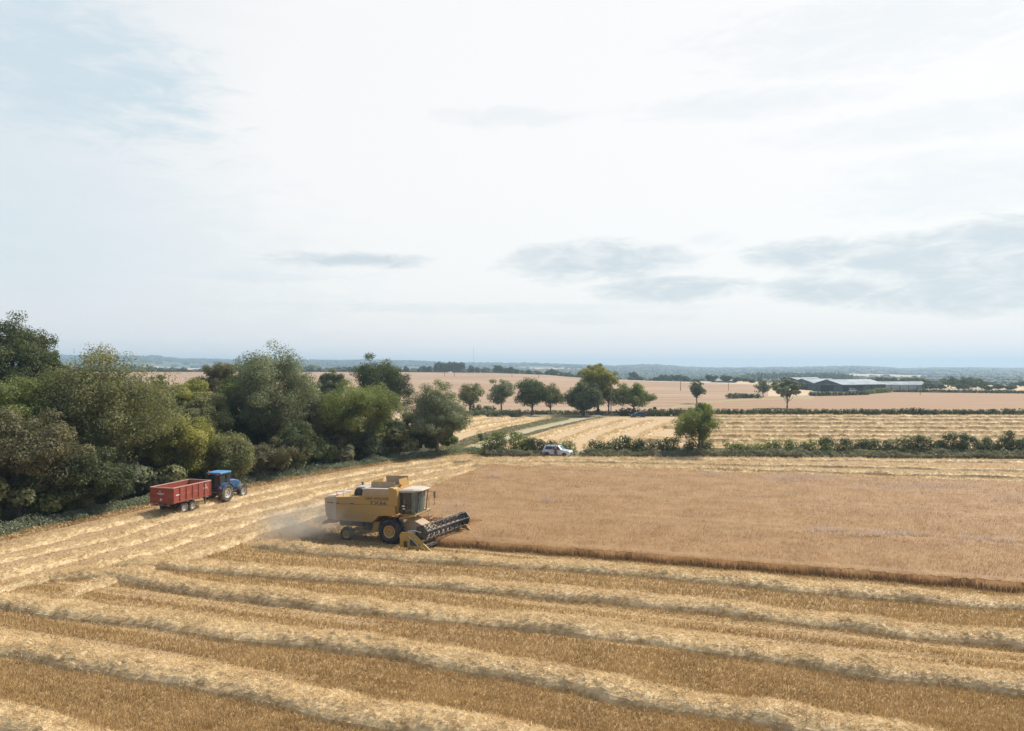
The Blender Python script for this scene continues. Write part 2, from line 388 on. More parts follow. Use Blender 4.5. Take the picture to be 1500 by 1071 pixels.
GLW = glass('car_windscreen', (0.15, 0.26, 0.32), 0.95)

# ------------------------------------------------------------------ terrain
def crest(u):
    px = 750 + u * F
    D = np.interp(px, [-300, 700, 850, 1000, 1150, 1300], [900, 900, 760, 620, 500, 440])
    yc = np.interp(px, [-300, 560, 720, 800, 860, 950, 1100, 1200, 1500, 2000], [545, 545, 546.5, 549.5, 555, 559, 563.5, 571, 574, 575])
    return D, H - (yc - HY) * D / F
def skyline(u):
    px = 750 + u * F
    return np.interp(px, [-400, 0, 225, 270, 300, 380, 460, 600, 650, 720, 790, 860, 900, 960, 1000, 1030, 1100, 1180, 1250, 1290, 1330, 1390, 1500, 1900],
                     [521, 524, 524, 529, 529, 530, 530, 530.5, 533, 534, 534.5, 536.5, 538.5, 537, 540, 542, 541.5, 540, 538.5, 540, 542.5, 541, 542, 541])
def hgt(X, Y):
    X = np.asarray(X, dtype=float); Y = np.maximum(np.asarray(Y, dtype=float), 1.0)
    u = np.clip(X / np.maximum(Y, 215.0), -1.2, 1.2)
    D, hc = crest(u)
    t = np.clip((Y - 215) / (D - 215), 0, 1); s = t ** 1.25
    z = hc * s
    d2 = np.where(u > 0.30, D + 130, D + 10)
    t2 = np.clip((Y - d2) / 600.0, 0, 1); t2 = t2 * t2 * (3 - 2 * t2)
    z = z + (-15 - hc) * t2
    hs = H + (HY - skyline(u)) * 5000 / F
    t3 = np.clip((Y - 1900) / 3100.0, 0, 1); t3 = t3 * t3 * (3 - 2 * t3)
    z = z + (hs + 15) * t3 * (1 + 0.0 * u)
    z = z + t3 * (fbm(X / 420 + 40, Y / 420, 5) - 0.5) * 16
    z = z - np.clip((Y - 5200) / 3500, 0, 1) * 45
    return z
def gz(x, y): return float(hgt(x, y)) if y > 215 else 0.0

def field_kind(X, Y):
    """which land use lies at a far point (0 crop, 1 crop right, 2 grass, 3 straw field, 4 wood, 5 pasture)"""
    u = X / Y; D, hc = crest(u)
    k = np.zeros(X.shape, dtype=np.int32)
    near = Y <= D + 8
    px = 750 + u * F
    b = np.interp(px, [0, 940, 1000, 1065, 1110, 1200, 2500], [210, 214, 262, 300, 315, 330, 330])   # division between the two crop fields
    k[near & (Y < b)] = 1
    k[near & (np.abs(Y - b) < 5 + 8 * vnoise(X / 20, Y / 20, 3)) & (px > 985)] = 2
    k[near & (px > 1000) & (Y > b + 6) & (px < 1125)] = 0
    k[near & (px > 1190)] = 1
    right = near & (px > 1125) & (Y > 335) & (px < 1290) & (Y > np.interp(px, [1125, 1290], [345, 400]))
    k[right] = 3
    far = ~near
    gx = np.floor((X + 0.35 * Y + 60 * vnoise(X / 300, Y / 300, 9)) / 420).astype(np.int64); gy = np.floor((Y - 0.25 * X + 60 * vnoise(X / 300, Y / 300, 8)) / 520).astype(np.int64)
    r = vnoise(gx * 7.0 + 0.0, gy * 5.0 + 0.0, 21)
    kk = np.where(r < 0.42, 4, np.where(r < 0.62, 5, 3))
    kk = np.where((Y > 3300) & (kk == 3) & (vnoise(gx * 3.0, gy * 3.0, 5) < 0.75), 4, kk)
    kk = np.where((Y > 4100), 4, kk)
    kk = np.where((Y < D + 140) & (px > 1000), 3, kk)
    return np.where(far, kk, k)

def build_terrain():
    nu, nd = 620, 330
    us = np.linspace(-1.25, 1.25, nu); ds = 212 * (8700 / 212) ** np.linspace(0, 1, nd)
    U, D = np.meshgrid(us, ds); X = U * D; Y = D; Z = hgt(X, Y)
    V = np.stack([X, Y, Z], -1).reshape(-1, 3)
    i = np.arange(nu - 1); j = np.arange(nd - 1); I, J = np.meshgrid(i, j)
    a = (J * nu + I).ravel(); Fc = np.stack([a, a + 1, a + nu + 1, a + nu], 1)
    cx = V[Fc].mean(1); k = field_kind(cx[:, 0], cx[:, 1])
    o = np_mesh('terrain', V, Fc, [M_pink, M_pink2, M_grass, M_valley_s, M_valley_w, M_valley_g], smooth=True, mats_idx=k)
    tag(o, kind='structure', label='gently rising crop fields, valley farmland and low blue hills on the horizon')
build_terrain()

def flat(name, pts, z, mat, label=None):
    me = bpy.data.meshes.new(name); me.from_pydata([(p[0], p[1], z) for p in pts], [], [tuple(range(len(pts)))]); me.update()
    o = link_mesh(name, me, mat); tag(o, kind='structure', label=label); return o

flat('ground', [(-900, -200), (900, -200), (900, 214.5), (-900, 214.5)], -0.02, M_grass)
# edge of the wood (curving away), left side of the harvested field
EDGE = [(-78, -40), (-60, 8), (-50, 33), (-44.5, 47), (-39.8, 58.4), (-34.6, 73), (-30.6, 82), (-23.8, 95), (-16.5, 106), (-9.5, 113.5), (-5, 118)]
HEDGE_Y = lambda x: 112.4 - 0.02 * (x + 5)
flat('harvested_field', EDGE + [(-3, 110.5), (300, 105), (300, -150), (-78, -150)], 0.0, M_stub)
flat('headland', [EDGE[2]] + EDGE[3:10] + [(-4, 110.2), (110, 107.5), (110, 66), (56.7, 83.1), (-2.7, 98.6), (-12.9, 65.3), (-16.5, 57.5), (-24, 52.5), (-30, 46), (-44, 30)], 0.004, M_head)
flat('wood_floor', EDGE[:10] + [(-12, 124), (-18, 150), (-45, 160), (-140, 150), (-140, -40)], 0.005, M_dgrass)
flat('stubble_field_right', [(2, 113.5), (300, 110), (300, 204.5), (26, 203), (12, 176), (2, 152), (-4, 130)], 0.0, M_far_stub)
flat('stubble_field_left', [(-26, 122), (-11, 122), (-7, 138), (0, 155), (7, 170), (13, 190), (10, 199), (-14, 204), (-150, 208), (-150, 160), (-40, 158), (-20, 140)], 0.0, M_far_stub)
def ribbon(path, w):
    L = []; R_ = []
    for i, p in enumerate(path):
        a = Vector(path[max(i - 1, 0)]); b = Vector(path[min(i + 1, len(path) - 1)]); d = (b - a).normalized(); n = Vector((-d.y, d.x))
        ww = w[i] if isinstance(w, (list, tuple)) else w
        L.append(tuple(Vector(p) + n * ww / 2)); R_.append(tuple(Vector(p) - n * ww / 2))
    return L + R_[::-1]
LANE = [(-9.5, 108), (-7.5, 116), (-4.5, 128), (-0.5, 144), (3.8, 158), (11.0, 176.5), (17, 191), (21, 200), (24, 205)]
flat('lane_verge', ribbon(LANE[1:], [5, 5, 5, 5.5, 6, 6, 7, 8]), 0.004, M_grass)
flat('farm_lane', ribbon(LANE, [3.2, 2.0, 1.6, 1.8, 2.4, 2.8, 3.0, 3.4, 5]), 0.008, M_track)
flat('road', [(-60, 210.5), (-10, 208.5), (10, 207.5), (28, 206.6), (60, 206.4), (300, 206.0), (300, 209.0), (60, 209.6), (28, 210.0), (10, 211.2), (-10, 212), (-60, 214)], 0.012, M_track)

# ------------------------------------------------------------------ straw, stubble, crop
def blades(rng, P, length, width, elev, tint, az=None):
    """thin triangles standing or lying at points P: returns V,F,tint"""
    n = len(P); a = rng.uniform(0, 2 * np.pi, n) if az is None else az
    e = elev; L = length
    d = np.stack([np.cos(a) * np.cos(e), np.sin(a) * np.cos(e), np.sin(e)], 1)
    b = rng.uniform(0, 2 * np.pi, n)
    r = np.stack([np.cos(b), np.sin(b), rng.uniform(-.3, .3, n)], 1)
    w = np.cross(d, r); w /= np.linalg.norm(w, axis=1)[:, None] + 1e-9
    V = np.empty((n, 3, 3)); V[:, 0] = P - w * (width / 2)[:, None]; V[:, 1] = P + w * (width / 2)[:, None]; V[:, 2] = P + d * L[:, None]
    return V.reshape(-1, 3), np.arange(3 * n).reshape(-1, 3), np.repeat(tint, 3)

def resample(path, step):
    P = np.array(path, dtype=float); seg = np.linalg.norm(np.diff(P, axis=0), axis=1); s = np.concatenate([[0], np.cumsum(seg)])
    # smooth the polyline a little (Catmull-like by fine interpolation then moving average)
    t = np.linspace(0, s[-1], max(int(s[-1] / step), 4)); X = np.interp(t, s, P[:, 0]); Y = np.interp(t, s, P[:, 1])
    k = max(int(3.0 / step), 1); 
    if len(X) > 4 * k:
        ker = np.ones(2 * k + 1) / (2 * k + 1)
        X = np.convolve(np.pad(X, k, mode='reflect', reflect_type='odd'), ker, 'valid'); Y = np.convolve(np.pad(Y, k, mode='reflect', reflect_type='odd'), ker, 'valid')
    return X, Y, t

def windrow(name, path, width, height, label, group, seed, density=220, step=0.16, na=15, bw=0.022, bl=(0.15, 0.42), lumps=0.5, mat=None, wob=0.25, fine=5.0):
    rng = np.random.default_rng(seed)
    X, Y, t = resample(path, step); n = len(X)
    dx = np.gradient(X); dy = np.gradient(Y); L = np.hypot(dx, dy) + 1e-9; nx, ny = -dy / L, dx / L
    off = (vnoise(t / 6.0, np.zeros(n) + seed, 1) - 0.5) * wob * 2 + (vnoise(t / 1.7, np.zeros(n) + seed, 2) - 0.5) * wob * 0.7
    W = width * (0.82 + 0.36 * vnoise(t / 1.6, np.zeros(n) + seed, 3)); 
    Hh = height * (1 - lumps * 0.6 + lumps * 1.3 * fbm(t / 1.9, np.zeros(n) + seed * 1.3, 4, 3))
    endf = np.clip(np.minimum(t / 1.2, (t[-1] - t) / 1.2), 0, 1) ** 0.6
    Hh = Hh * endf; W = W * (0.5 + 0.5 * endf)
    c = np.linspace(-1, 1, na)
    C, T = np.meshgrid(c, np.arange(n)); tt = t[T]
    prof = np.clip(1 - np.abs(C) ** 4.0, 0, 1)
    PX = X[T] + nx[T] * (off[T] + C * W[T] / 2); PY = Y[T] + ny[T] * (off[T] + C * W[T] / 2)
    nz = fbm(PX * fine, PY * fine, seed + 7, 3)
    PZ = Hh[T] * prof * (0.62 + 0.55 * nz) + 0.012 - 0.03 * (prof <= 0)
    V = np.stack([PX, PY, PZ], -1).reshape(-1, 3); I, J = np.meshgrid(np.arange(na - 1), np.arange(n - 1)); a = (J * na + I).ravel()
    Fq = np.stack([a, a + 1, a + na + 1, a + na], 1)
    F3 = np.concatenate([Fq[:, [0, 1, 2]], Fq[:, [0, 2, 3]]])
    tint = np.clip(0.45 * nz.ravel() + rng.uniform(-.2, .45, nz.size), 0, 1)
    area = t[-1] * width; m = int(area * density)
    ti = rng.uniform(0, n - 1.001, m); ci = np.where(rng.random(m) < .75, rng.uniform(-1.08, 1.08, m), rng.normal(0, .75, m)); ci = np.clip(ci, -1.7, 1.7)
    i0 = ti.astype(int); cc = np.clip((ci + 1) / 2 * (na - 1), 0, na - 1.001).astype(int)
    bx = X[i0] + nx[i0] * (off[i0] + ci * W[i0] / 2) + rng.normal(0, .04, m); by = Y[i0] + ny[i0] * (off[i0] + ci * W[i0] / 2) + rng.normal(0, .04, m)
    bz = np.where(np.abs(ci) < 1, PZ[i0, cc], 0.01) + rng.uniform(-0.02, 0.03, m)
    dirn = np.arctan2(dy, dx)[i0] + np.where(rng.random(m) < 0.5, 0, np.pi) + rng.normal(0, 0.9, m)
    V2, F2, T2 = blades(rng, np.stack([bx, by, bz], 1), rng.uniform(bl[0], bl[1], m), np.full(m, bw) * rng.uniform(.6, 1.4, m), rng.normal(0.30, 0.42, m), rng.uniform(0.05, 1.0, m), dirn)
    o = np_mesh(name, np.concatenate([V, V2]), np.concatenate([F3, F2 + len(V)]), mat or S_row, tint=np.concatenate([tint, T2]))
    tag(o, label, 'windrow', group)
    return o

gp = lambda L: [G(*p) for p in L]
GN = 'straw windrows in rows across the near stubble'
rowsN = [
    ([(372, 800), (470, 808), (560, 815), (667, 822), (833, 834), (1000, 845), (1167, 861), (1333, 877), (1500, 889), (1640, 901)], 1.75, 0.42, 'long pale straw windrow just below the harvester, closest to the standing barley'),
    ([(172, 828), (250, 831), (333, 838), (500, 849), (667, 860), (833, 874), (1000, 889), (1167, 907), (1333, 927), (1500, 945), (1650, 962)], 1.7, 0.46, 'lumpy pale straw windrow, second one below the harvester, with tousled heaps at its middle'),
    ([(60, 850), (112, 841), (180, 846), (250, 859), (333, 872), (500, 888), (667, 906), (833, 924), (1000, 944), (1167, 970), (1333, 993), (1500, 1012), (1640, 1030)], 1.75, 0.46, 'third straw windrow below the harvester, hooked at its left end near the headland'),
    ([(-130, 868), (0, 884), (167, 903), (333, 924), (500, 947), (667, 971), (833, 1000), (1000, 1031), (1167, 1060), (1333, 1090), (1560, 1130)], 1.75, 0.46, 'fourth straw windrow below the harvester, running from the left edge to the bottom right'),
    ([(-140, 932), (0, 951), (167, 975), (333, 1005), (500, 1041), (633, 1066), (800, 1100), (1000, 1145), (1300, 1220)], 1.75, 0.46, 'broad straw windrow low in the picture leaving at the bottom edge'),
    ([(-150, 1030), (0, 1062), (60, 1078), (250, 1122), (600, 1210)], 1.7, 0.45, 'short stretch of straw windrow in the bottom left corner'),
]
for i, (p, w, h, lab) in enumerate(rowsN):
    q = gp(p); d_ = Vector(q[-1]) - Vector(q[-2]); q.append(tuple(Vector(q[-1]) + d_.normalized() * 16))
    windrow('straw_windrow', q, w * 1.14, h * .98, lab, GN, 11 + i, density=[330, 370, 410, 450, 480, 480][i], bw=[.038, .034, .030, .027, .024, .024][i], na=21, bl=(.08, .26), lumps=.6)

GH = 'flattened straw windrows on the headland beside the wood'
def edge_offset(off, y0, y1):
    E = np.array(EDGE); ys = np.linspace(y0, y1, 26); xs = np.interp(ys, E[:, 1], E[:, 0]); dx = np.gradient(xs, ys); L = np.hypot(1, dx)
    return [(x + off / l, y - off * d / l) for x, y, d, l in zip(xs, ys, dx, L)]
headrows = [
    (edge_offset(4.9, 40, 113), 1.5, 0.26, 'headland windrow nearest the wood, passing beside the red trailer'),
    (edge_offset(8.0, 38, 113), 1.3, 0.20, 'headland windrow second from the wood, low and driven over'),
    (edge_offset(11.6, 38, 111), 1.6, 0.26, 'headland windrow third from the wood, reaching the gateway'),
    (edge_offset(15.0, 43, 109), 1.6, 0.24, 'headland windrow fourth from the wood, passing behind the harvester'),
    (edge_offset(18.6, 50, 104), 1.8, 0.26, 'headland windrow beside the left edge of the standing barley'),
]
for i, (p, w, h, lab) in enumerate(headrows):
    windrow('straw_windrow', p, w, h, lab, GH, 31 + i, density=120, step=0.25, na=11, bw=0.035, bl=(0.2, 0.5), lumps=1.2, wob=.7)
GT = 'straw windrows between the barley and the hedge'
toprows = [
    ([(640, 673.5), (760, 673.5), (1000, 674), (1250, 675), (1500, 678), (1700, 680)], 'headland windrow closest to the hedge, passing below the white car'),
    ([(655, 678), (800, 677), (1000, 680), (1250, 685), (1500, 690), (1700, 694)], 'headland windrow second from the hedge'),
    ([(690, 684), (800, 683), (1000, 688.5), (1250, 695), (1500, 701), (1700, 706)], 'headland windrow third from the hedge'),
    ([(715, 687), (800, 687), (1000, 694), (1250, 702), (1500, 710), (1700, 716)], 'headland windrow running along the far edge of the standing barley'),
]
for i, (p, lab) in enumerate(toprows):
    windrow('straw_windrow', gp(p), 1.9, [.28, .36, .46, .46][i], lab, GT, 51 + i, density=60, step=0.3, na=9, bw=0.055, bl=(0.25, 0.6), lumps=0.7, wob=0.5)
GF = 'straw windrows in the pale stubble field beyond the hedge'
ordn = ['first', 'second', 'third', 'fourth', 'fifth', 'sixth', 'seventh', 'eighth', 'ninth', 'tenth', 'eleventh', 'twelfth', 'thirteenth']
for i, y in enumerate([118.5, 125, 133, 142, 152, 163, 175, 188, 199]):
    x0 = np.interp(y, [118, 140, 204], [22, 30, 48]) + 5 * math.sin(i * 2.3)
    windrow('straw_windrow', [(x0, y), (60, y - 0.6), (115, y - 1.8), (150, y - 2.6)], 2.6, 0.75, 'long windrow in the pale stubble beyond the hedge, %s row back from the hedge' % ordn[i], GF, 71 + i, density=26, step=0.5, na=7, bw=0.09, bl=(0.3, 0.8), lumps=0.5, wob=0.6)
for i in range(4):
    o_ = 6.5 + i * 6.0
    windrow('straw_windrow', [(x + o_ * 0.93, y - o_ * 0.36) for x, y in LANE[2 if i else 1:7]], 1.9, 0.4, 'windrow running beside the farm lane, %s row to its right' % ordn[i], 'straw windrows beside the farm lane', 91 + i, density=26, step=0.5, na=7, bw=0.09, bl=(0.3, 0.8), lumps=0.8, wob=0.6)
for i in range(5):
    o_ = 7 + i * 6.3
    windrow('straw_windrow', [(x - o_ * 0.93, y + o_ * 0.36) for x, y in LANE[3 + (i > 1):7]], 1.9, 0.4, 'windrow in the small stubble field left of the farm lane, %s row out' % ordn[i], 'straw windrows left of the farm lane', 97 + i, density=26, step=0.5, na=7, bw=0.09, bl=(0.3, 0.8), lumps=0.8, wob=0.8)

def inpoly(x, y, poly):
    c = np.zeros(len(x), dtype=bool); j = len(poly) - 1
    for i in range(len(poly)):
        xi, yi = poly[i]; xj, yj = poly[j]
        if yi != yj: c ^= ((yi > y) != (yj > y)) & (x < (xj - xi) * (y - yi) / (yj - yi) + xi)
        j = i
    return c

# standing barley
CROP = [(-5.6, 55.6), (-2.6, 61.9), (-12.9, 65.3), (-8.8, 78.6), (-2.7, 98.6), (56.7, 83.1), (100, 71.5), (100, 20), (29.7, 43.9)]
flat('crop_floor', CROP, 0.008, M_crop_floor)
def build_crop():
    rng = np.random.default_rng(5)
    g = 0.28
    xs = np.arange(-14, 92, g); ys = np.arange(18, 101, g); Xg, Yg = np.meshgrid(xs, ys); nx_ = len(xs)
    Z = 0.50 + 0.10 * (fbm(Xg / 3, Yg / 3, 3) - .5) + 0.10 * (fbm(Xg * 2, Yg * 2, 4, 2) - .5)
    jx = Xg + rng.uniform(-.09, .09, Xg.shape); jy = Yg + rng.uniform(-.09, .09, Xg.shape)
    I, J = np.meshgrid(np.arange(nx_ - 1), np.arange(len(ys) - 1)); cx = (Xg[:-1, :-1] + g / 2).ravel(); cy = (Yg[:-1, :-1] + g / 2).ravel()
    ok = inpoly(cx, cy, CROP) & (np.abs(cx) < cy * 0.70 + 22); a = (J * nx_ + I).ravel()[ok]
    Fq = np.stack([a, a + 1, a + nx_ + 1, a + nx_], 1); V = np.stack([jx, jy, Z], -1).reshape(-1, 3)
    used = np.unique(Fq); rm = np.full(len(V), -1); rm[used] = np.arange(len(used)); V = V[used]; Fq = rm[Fq]
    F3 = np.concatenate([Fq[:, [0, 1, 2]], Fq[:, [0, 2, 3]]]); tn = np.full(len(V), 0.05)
    n = 560000
    # density falls with distance
    yy = 1 / rng.uniform(1 / 101.0, 1 / 30.0, n); xx = rng.uniform(-1, 1, n) * (yy * 0.70 + 14)
    ok = inpoly(xx, yy, CROP); xx = xx[ok]; yy = yy[ok]; n = len(xx)
    # tramlines and laid patches
    rx = xx * math.cos(ROW) + yy * math.sin(ROW); ry = -xx * math.sin(ROW) + yy * math.cos(ROW)
    z0 = 0.36 + 0.12 * (fbm(xx / 3, yy / 3, 3) - .5)
    dist = yy / 50.0
    dr = np.abs(((ry + 3.0) % 12.0) - 6.0); z0 = z0 - 0.22 * (np.abs(dr - 0.9) < 0.30) 
    tint = np.clip(rng.uniform(0, 1, n) * 0.7 + 0.75 * (fbm(xx / 9, yy / 2.6, 8) - 0.42), 0, 1)
    V2, F2, T2 = blades(rng, np.stack([xx, yy, z0], 1), rng.uniform(.25, .42, n), (0.035 + 0.02 * rng.random(n)) * dist, rng.normal(1.05, .3, n), tint, rng.normal(-0.6, 1.0, n))
    # the cut faces: dense whole stalks, tinted lighter to paint out their shade
    segs = [(CROP[8], CROP[0], 52000), (CROP[0], CROP[1], 6000), (CROP[1], CROP[2], 6000), (CROP[2], CROP[3], 7000), (CROP[3], CROP[4], 8000)]
    Vs, Fs, Ts = [V, V2], [F3, F2 + len(V)], [tn, T2]; base = len(V) + len(V2)
    for a_, b_, m in segs:
        k = rng.random(m); e = rng.normal(0, 0.16, m) + 0.14 * np.sin(k * 60) + 0.2 * (vnoise(k * 40, k * 0, 5) - .5)
        d = np.array(b_) - np.array(a_); L = np.linalg.norm(d); nn = np.array([d[1], -d[0]]) / L
        P = np.array(a_) + k[:, None] * d - nn * (e[:, None] + 0.05) * (1)
        h = rng.uniform(.42, .66, m); lean = rng.normal(1.38, .16, m)
        V3, F3_, T3 = blades(rng, np.stack([P[:, 0], P[:, 1], np.zeros(m)], 1), h / np.sin(np.clip(lean, .7, 2.4)), rng.uniform(.018, .035, m), lean, rng.uniform(.55, 1, m))
        Vs.append(V3); Fs.append(F3_ + base); Ts.append(T3); base += len(V3)
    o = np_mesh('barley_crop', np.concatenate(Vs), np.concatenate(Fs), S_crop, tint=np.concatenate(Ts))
    tag(o, 'standing reddish ripe barley filling the middle of the field to the right of the harvester', 'barley', kind='stuff')
    # bleached weedy ears above the crop
    Vs = []; 
    pts = []
    for (px, py, wx, wy, m) in [(1165, 700, 75, 6, 700), (1042, 694, 22, 4, 170), (1350, 712, 120, 4, 500), (1480, 731, 25, 5, 90), (1300, 782, 90, 3, 260), (720, 697, 14, 1.5, 120), (805, 734, 14, 2, 80), (1210, 776, 30, 2, 90), (1450, 790, 60, 4, 120)]:
        for _ in range(m):
            q = G(px + rng.normal(0, wx / 2), py + rng.normal(0, wy / 2), 0.6)
            if inpoly(np.array([q[0]]), np.array([q[1]]), CROP)[0]: pts.append((q[0], q[1], 0.55))
    P = np.array(pts); m = len(P)
    V4, F4, T4 = blades(rng, P, rng.uniform(.25, .55, m), rng.uniform(.04, .09, m), rng.normal(1.1, .3, m), rng.uniform(.2, 1, m), rng.normal(-0.5, .8, m))
    o = np_mesh('bleached_grasses', V4, F4, S_white, tint=T4); tag(o, 'whitish grass heads standing in patches above the barley', 'grass', kind='stuff')
build_crop()

def build_stubble():
    rng = np.random.default_rng(9)
    n = 720000
    yy = 1 / rng.uniform(1 / 112.0, 1 / 22.0, n); xx = rng.uniform(-1, 1, n) * (yy * 0.70 + 13)
    rx = xx * math.cos(ROW) + yy * math.sin(ROW); ry = -xx * math.sin(ROW) + yy * math.cos(ROW)
    row = 0.34; ry = np.round(ry / row) * row + rng.normal(0, .11, n)
    xx = rx * math.cos(ROW) - ry * math.sin(ROW); yy = rx * math.sin(ROW) + ry * math.cos(ROW)
    E = np.array(EDGE); ex = np.interp(yy, E[:, 1], E[:, 0])
    ok = (xx > ex + 1.5) & (yy < HEDGE_Y(xx) - 3) & ~inpoly(xx, yy, CROP)
    xx, yy, rx, ry = xx[ok], yy[ok], rx[ok], ry[ok]; n = len(xx)
    head = inpoly(xx, yy, [EDGE[2]] + EDGE[3:10] + [(-4, 110.2), (110, 107.5), (110, 66), (56.7, 83.1), (-2.7, 98.6), (-12.9, 65.3), (-16.5, 57.5), (-24, 52.5), (-30, 46), (-44, 30)])
    # driven-over strips between the windrows carry flattened pale chaff
    f1 = fbm(rx / 30, ry / 0.8, 12); keep = rng.random(n) < np.where(head, 0.35, 0.35 + 0.9 * (f1 > 0.36))
    xx, yy, rx, ry, head, f1 = xx[keep], yy[keep], rx[keep], ry[keep], head[keep], f1[keep]; n = len(xx)
    dist = np.clip(yy / 38, 0.75, 3)
    flatc = (f1 < 0.36) | head
    h = np.where(flatc, 0.10, 0.19) * rng.uniform(.6, 1.3, n); el = np.where(flatc, rng.normal(.35, .4, n), rng.normal(1.2, .28, n))
    az = np.where(flatc, ROW + rng.normal(0, .8, n), rng.uniform(0, 6.28, n))
    tint = np.clip(np.where(flatc, rng.uniform(.25, 1.0, n), rng.uniform(0, .62, n)), 0, 1)
    V, Fc, T = blades(rng, np.stack([xx, yy, np.full(n, .002)], 1), h * np.where(flatc, 1.8, 1), (0.03 + 0.025 * rng.random(n)) * dist, el, tint, az)
    o = np_mesh('stubble', V, Fc, S_stub, tint=T); tag(o, 'short golden cereal stubble between the straw windrows', 'stubble', kind='stuff')
build_stubble()

# ------------------------------------------------------------------ trees
def leaf_mesh(rng, C, R, n, size, flat_=0.75, up=0.35):
    """n leaf sprigs around clump centres C with radii R -> V, F, tint"""
    w = R ** 2; idx = rng.choice(len(C), n, p=w / w.sum())
    d = rng.normal(0, 1, (n, 3)); d /= np.linalg.norm(d, axis=1)[:, None]
    r = R[idx] * (0.35 + 0.70 * rng.random(n) ** 0.6)
    P = C[idx] + d * r[:, None] * np.array([1, 1, flat_])
    nrm = d * 1.0 + rng.normal(0, .42, (n, 3)) + np.array([0, 0, up]); nrm /= np.linalg.norm(nrm, axis=1)[:, None]
    a = np.cross(nrm, rng.normal(0, 1, (n, 3))); a /= np.linalg.norm(a, axis=1)[:, None] + 1e-9; b = np.cross(nrm, a)
    s = size * rng.uniform(.55, 1.3, n)
    V = np.empty((n, 4, 3)); V[:, 0] = P - a * s[:, None]; V[:, 1] = P - b * (s * .55)[:, None] + nrm * (s * .12)[:, None]
    V[:, 2] = P + a * s[:, None]; V[:, 3] = P + b * (s * .55)[:, None] + nrm * (s * .12)[:, None]
    ct = rng.random(len(C))
    T = np.repeat(np.clip(0.45 * rng.random(n) + 0.55 * ct[idx], 0, 1), 4)
    return V.reshape(-1, 3), np.arange(4 * n).reshape(-1, 4), T

def tree(name, label, x, y, height, radius, mat, seed, n=9000, size=0.24, trunk=0.18, dense=1.0, ry=None, lobes=5, group=None, cat='tree', lean=0.0, narrow=False, twigs=0):
    rng = np.random.default_rng(seed); z0 = gz(x, y)
    root = empty(name, (x, y, z0 - 0.05)); tag(root, label, cat, group)
    th = height * trunk; zc = (height + th) / 2; Rz = (height - th) / 2
    # lobes that make up the crown
    LC = [np.array([lean * radius * .3, 0, zc])]; LR = [np.array([radius * .66, radius * .66, Rz * .76])]
    lobes += 2
    for k in range(lobes):
        a = 2 * np.pi * (k + rng.uniform(-.35, .35)) / lobes; e = rng.uniform(-.6, .85)
        LC.append(np.array([math.cos(a) * radius * rng.uniform(.45, .68) * math.cos(e), math.sin(a) * radius * rng.uniform(.45, .68) * math.cos(e), zc + Rz * .62 * math.sin(e)]))
        f = rng.uniform(.30, .52); LR.append(np.array([radius * f, radius * f, min(radius, Rz) * f * rng.uniform(.8, 1.05)]))
    LC.append(np.array([rng.uniform(-.2, .2) * radius, rng.uniform(-.2, .2) * radius, height - Rz * .50])); LR.append(np.array([radius * .58, radius * .58, Rz * .46]))
    nc = int(58 * dense ** 1.5 * (1 + lobes / 4) * min(max(1.0, Rz / radius), 2.2)); C = []; R = []
    for _ in range(nc):
        k = rng.integers(0, len(LC)) if rng.random() > .35 else 0; d = rng.normal(0, 1, 3); d /= np.linalg.norm(d)
        c = LC[k] + d * LR[k] * rng.uniform(.45, .95)
        cr = min(radius, Rz * 1.3) * rng.uniform(.12, .25) * (0.85 if dense < .8 else 1)
        c[2] = min(max(c[2], th * 0.9 + cr * .5), height - cr * .55)
        rr_ = math.hypot(c[0], c[1]); lim = radius - cr * .35
        if rr_ > lim: c[0] *= lim / rr_; c[1] *= lim / rr_
        C.append(c); R.append(cr)
    C = np.array(C); R = np.array(R)
    V, Fc, T = leaf_mesh(rng, C, R, n, size)
    # loose sprigs that break the outline
    k = n // 12; 
    if k: 
        Vb, Fb, Tb = leaf_mesh(rng, C, R * 1.35, k, size * .8); Fc = np.concatenate([Fc, Fb + len(V)]); V = np.concatenate([V, Vb]); T = np.concatenate([T, Tb])
    V[:, 2] = np.maximum(V[:, 2], 0.08)
    np_mesh('crown', V, Fc, mat, root, tint=T)
    # trunk and limbs
    mb = MB(); tr = max(height * 0.022, 0.08)
    top = Vector((lean * radius * .3, 0, height * .72)); bend = Vector((rng.uniform(-.3, .3), rng.uniform(-.3, .3), 0))
    pts = [Vector((0, 0, -0.1)).lerp(top, q) + bend * math.sin(q * math.pi) for q in (0, .12, .3, .55, .8, 1)]; pts[0] = Vector((0, 0, -0.1))
    mb.tube(pts, [tr * 1.5, tr * 1.1, tr * .95, tr * .7, tr * .4, tr * .15], 8)
    order = rng.permutation(nc)[:min(nc, int(14 if dense >= .8 else 26))]
    for j in order:
        c = Vector(C[j]); q = rng.uniform(.18, .7); base = Vector((0, 0, 0)).lerp(top, q) + bend * math.sin(q * math.pi)
        if base.z > c.z - 0.3: base = Vector((0, 0, 0)).lerp(top, max(0.12, (c.z - 1.0) / max(top.z, 1) * .7))
        mid = base.lerp(c, .5) + Vector((0, 0, -0.06 * (c - base).length)) + Vector(rng.normal(0, .05, 3)) * (c - base).length
        r0 = tr * .42; mb.tube([base, mid, c], [r0, r0 * .6, r0 * .2], 5)
        if dense < 0.8 or twigs:
            for _ in range(2 + twigs):
                e = c + Vector(rng.normal(0, 1, 3)).normalized() * R[j] * 1.2; mb.tube([mid.lerp(c, .6), e], [r0 * .3, r0 * .08], 4)
    mb.build('trunk', M_bark, root, smooth=True)
    return root

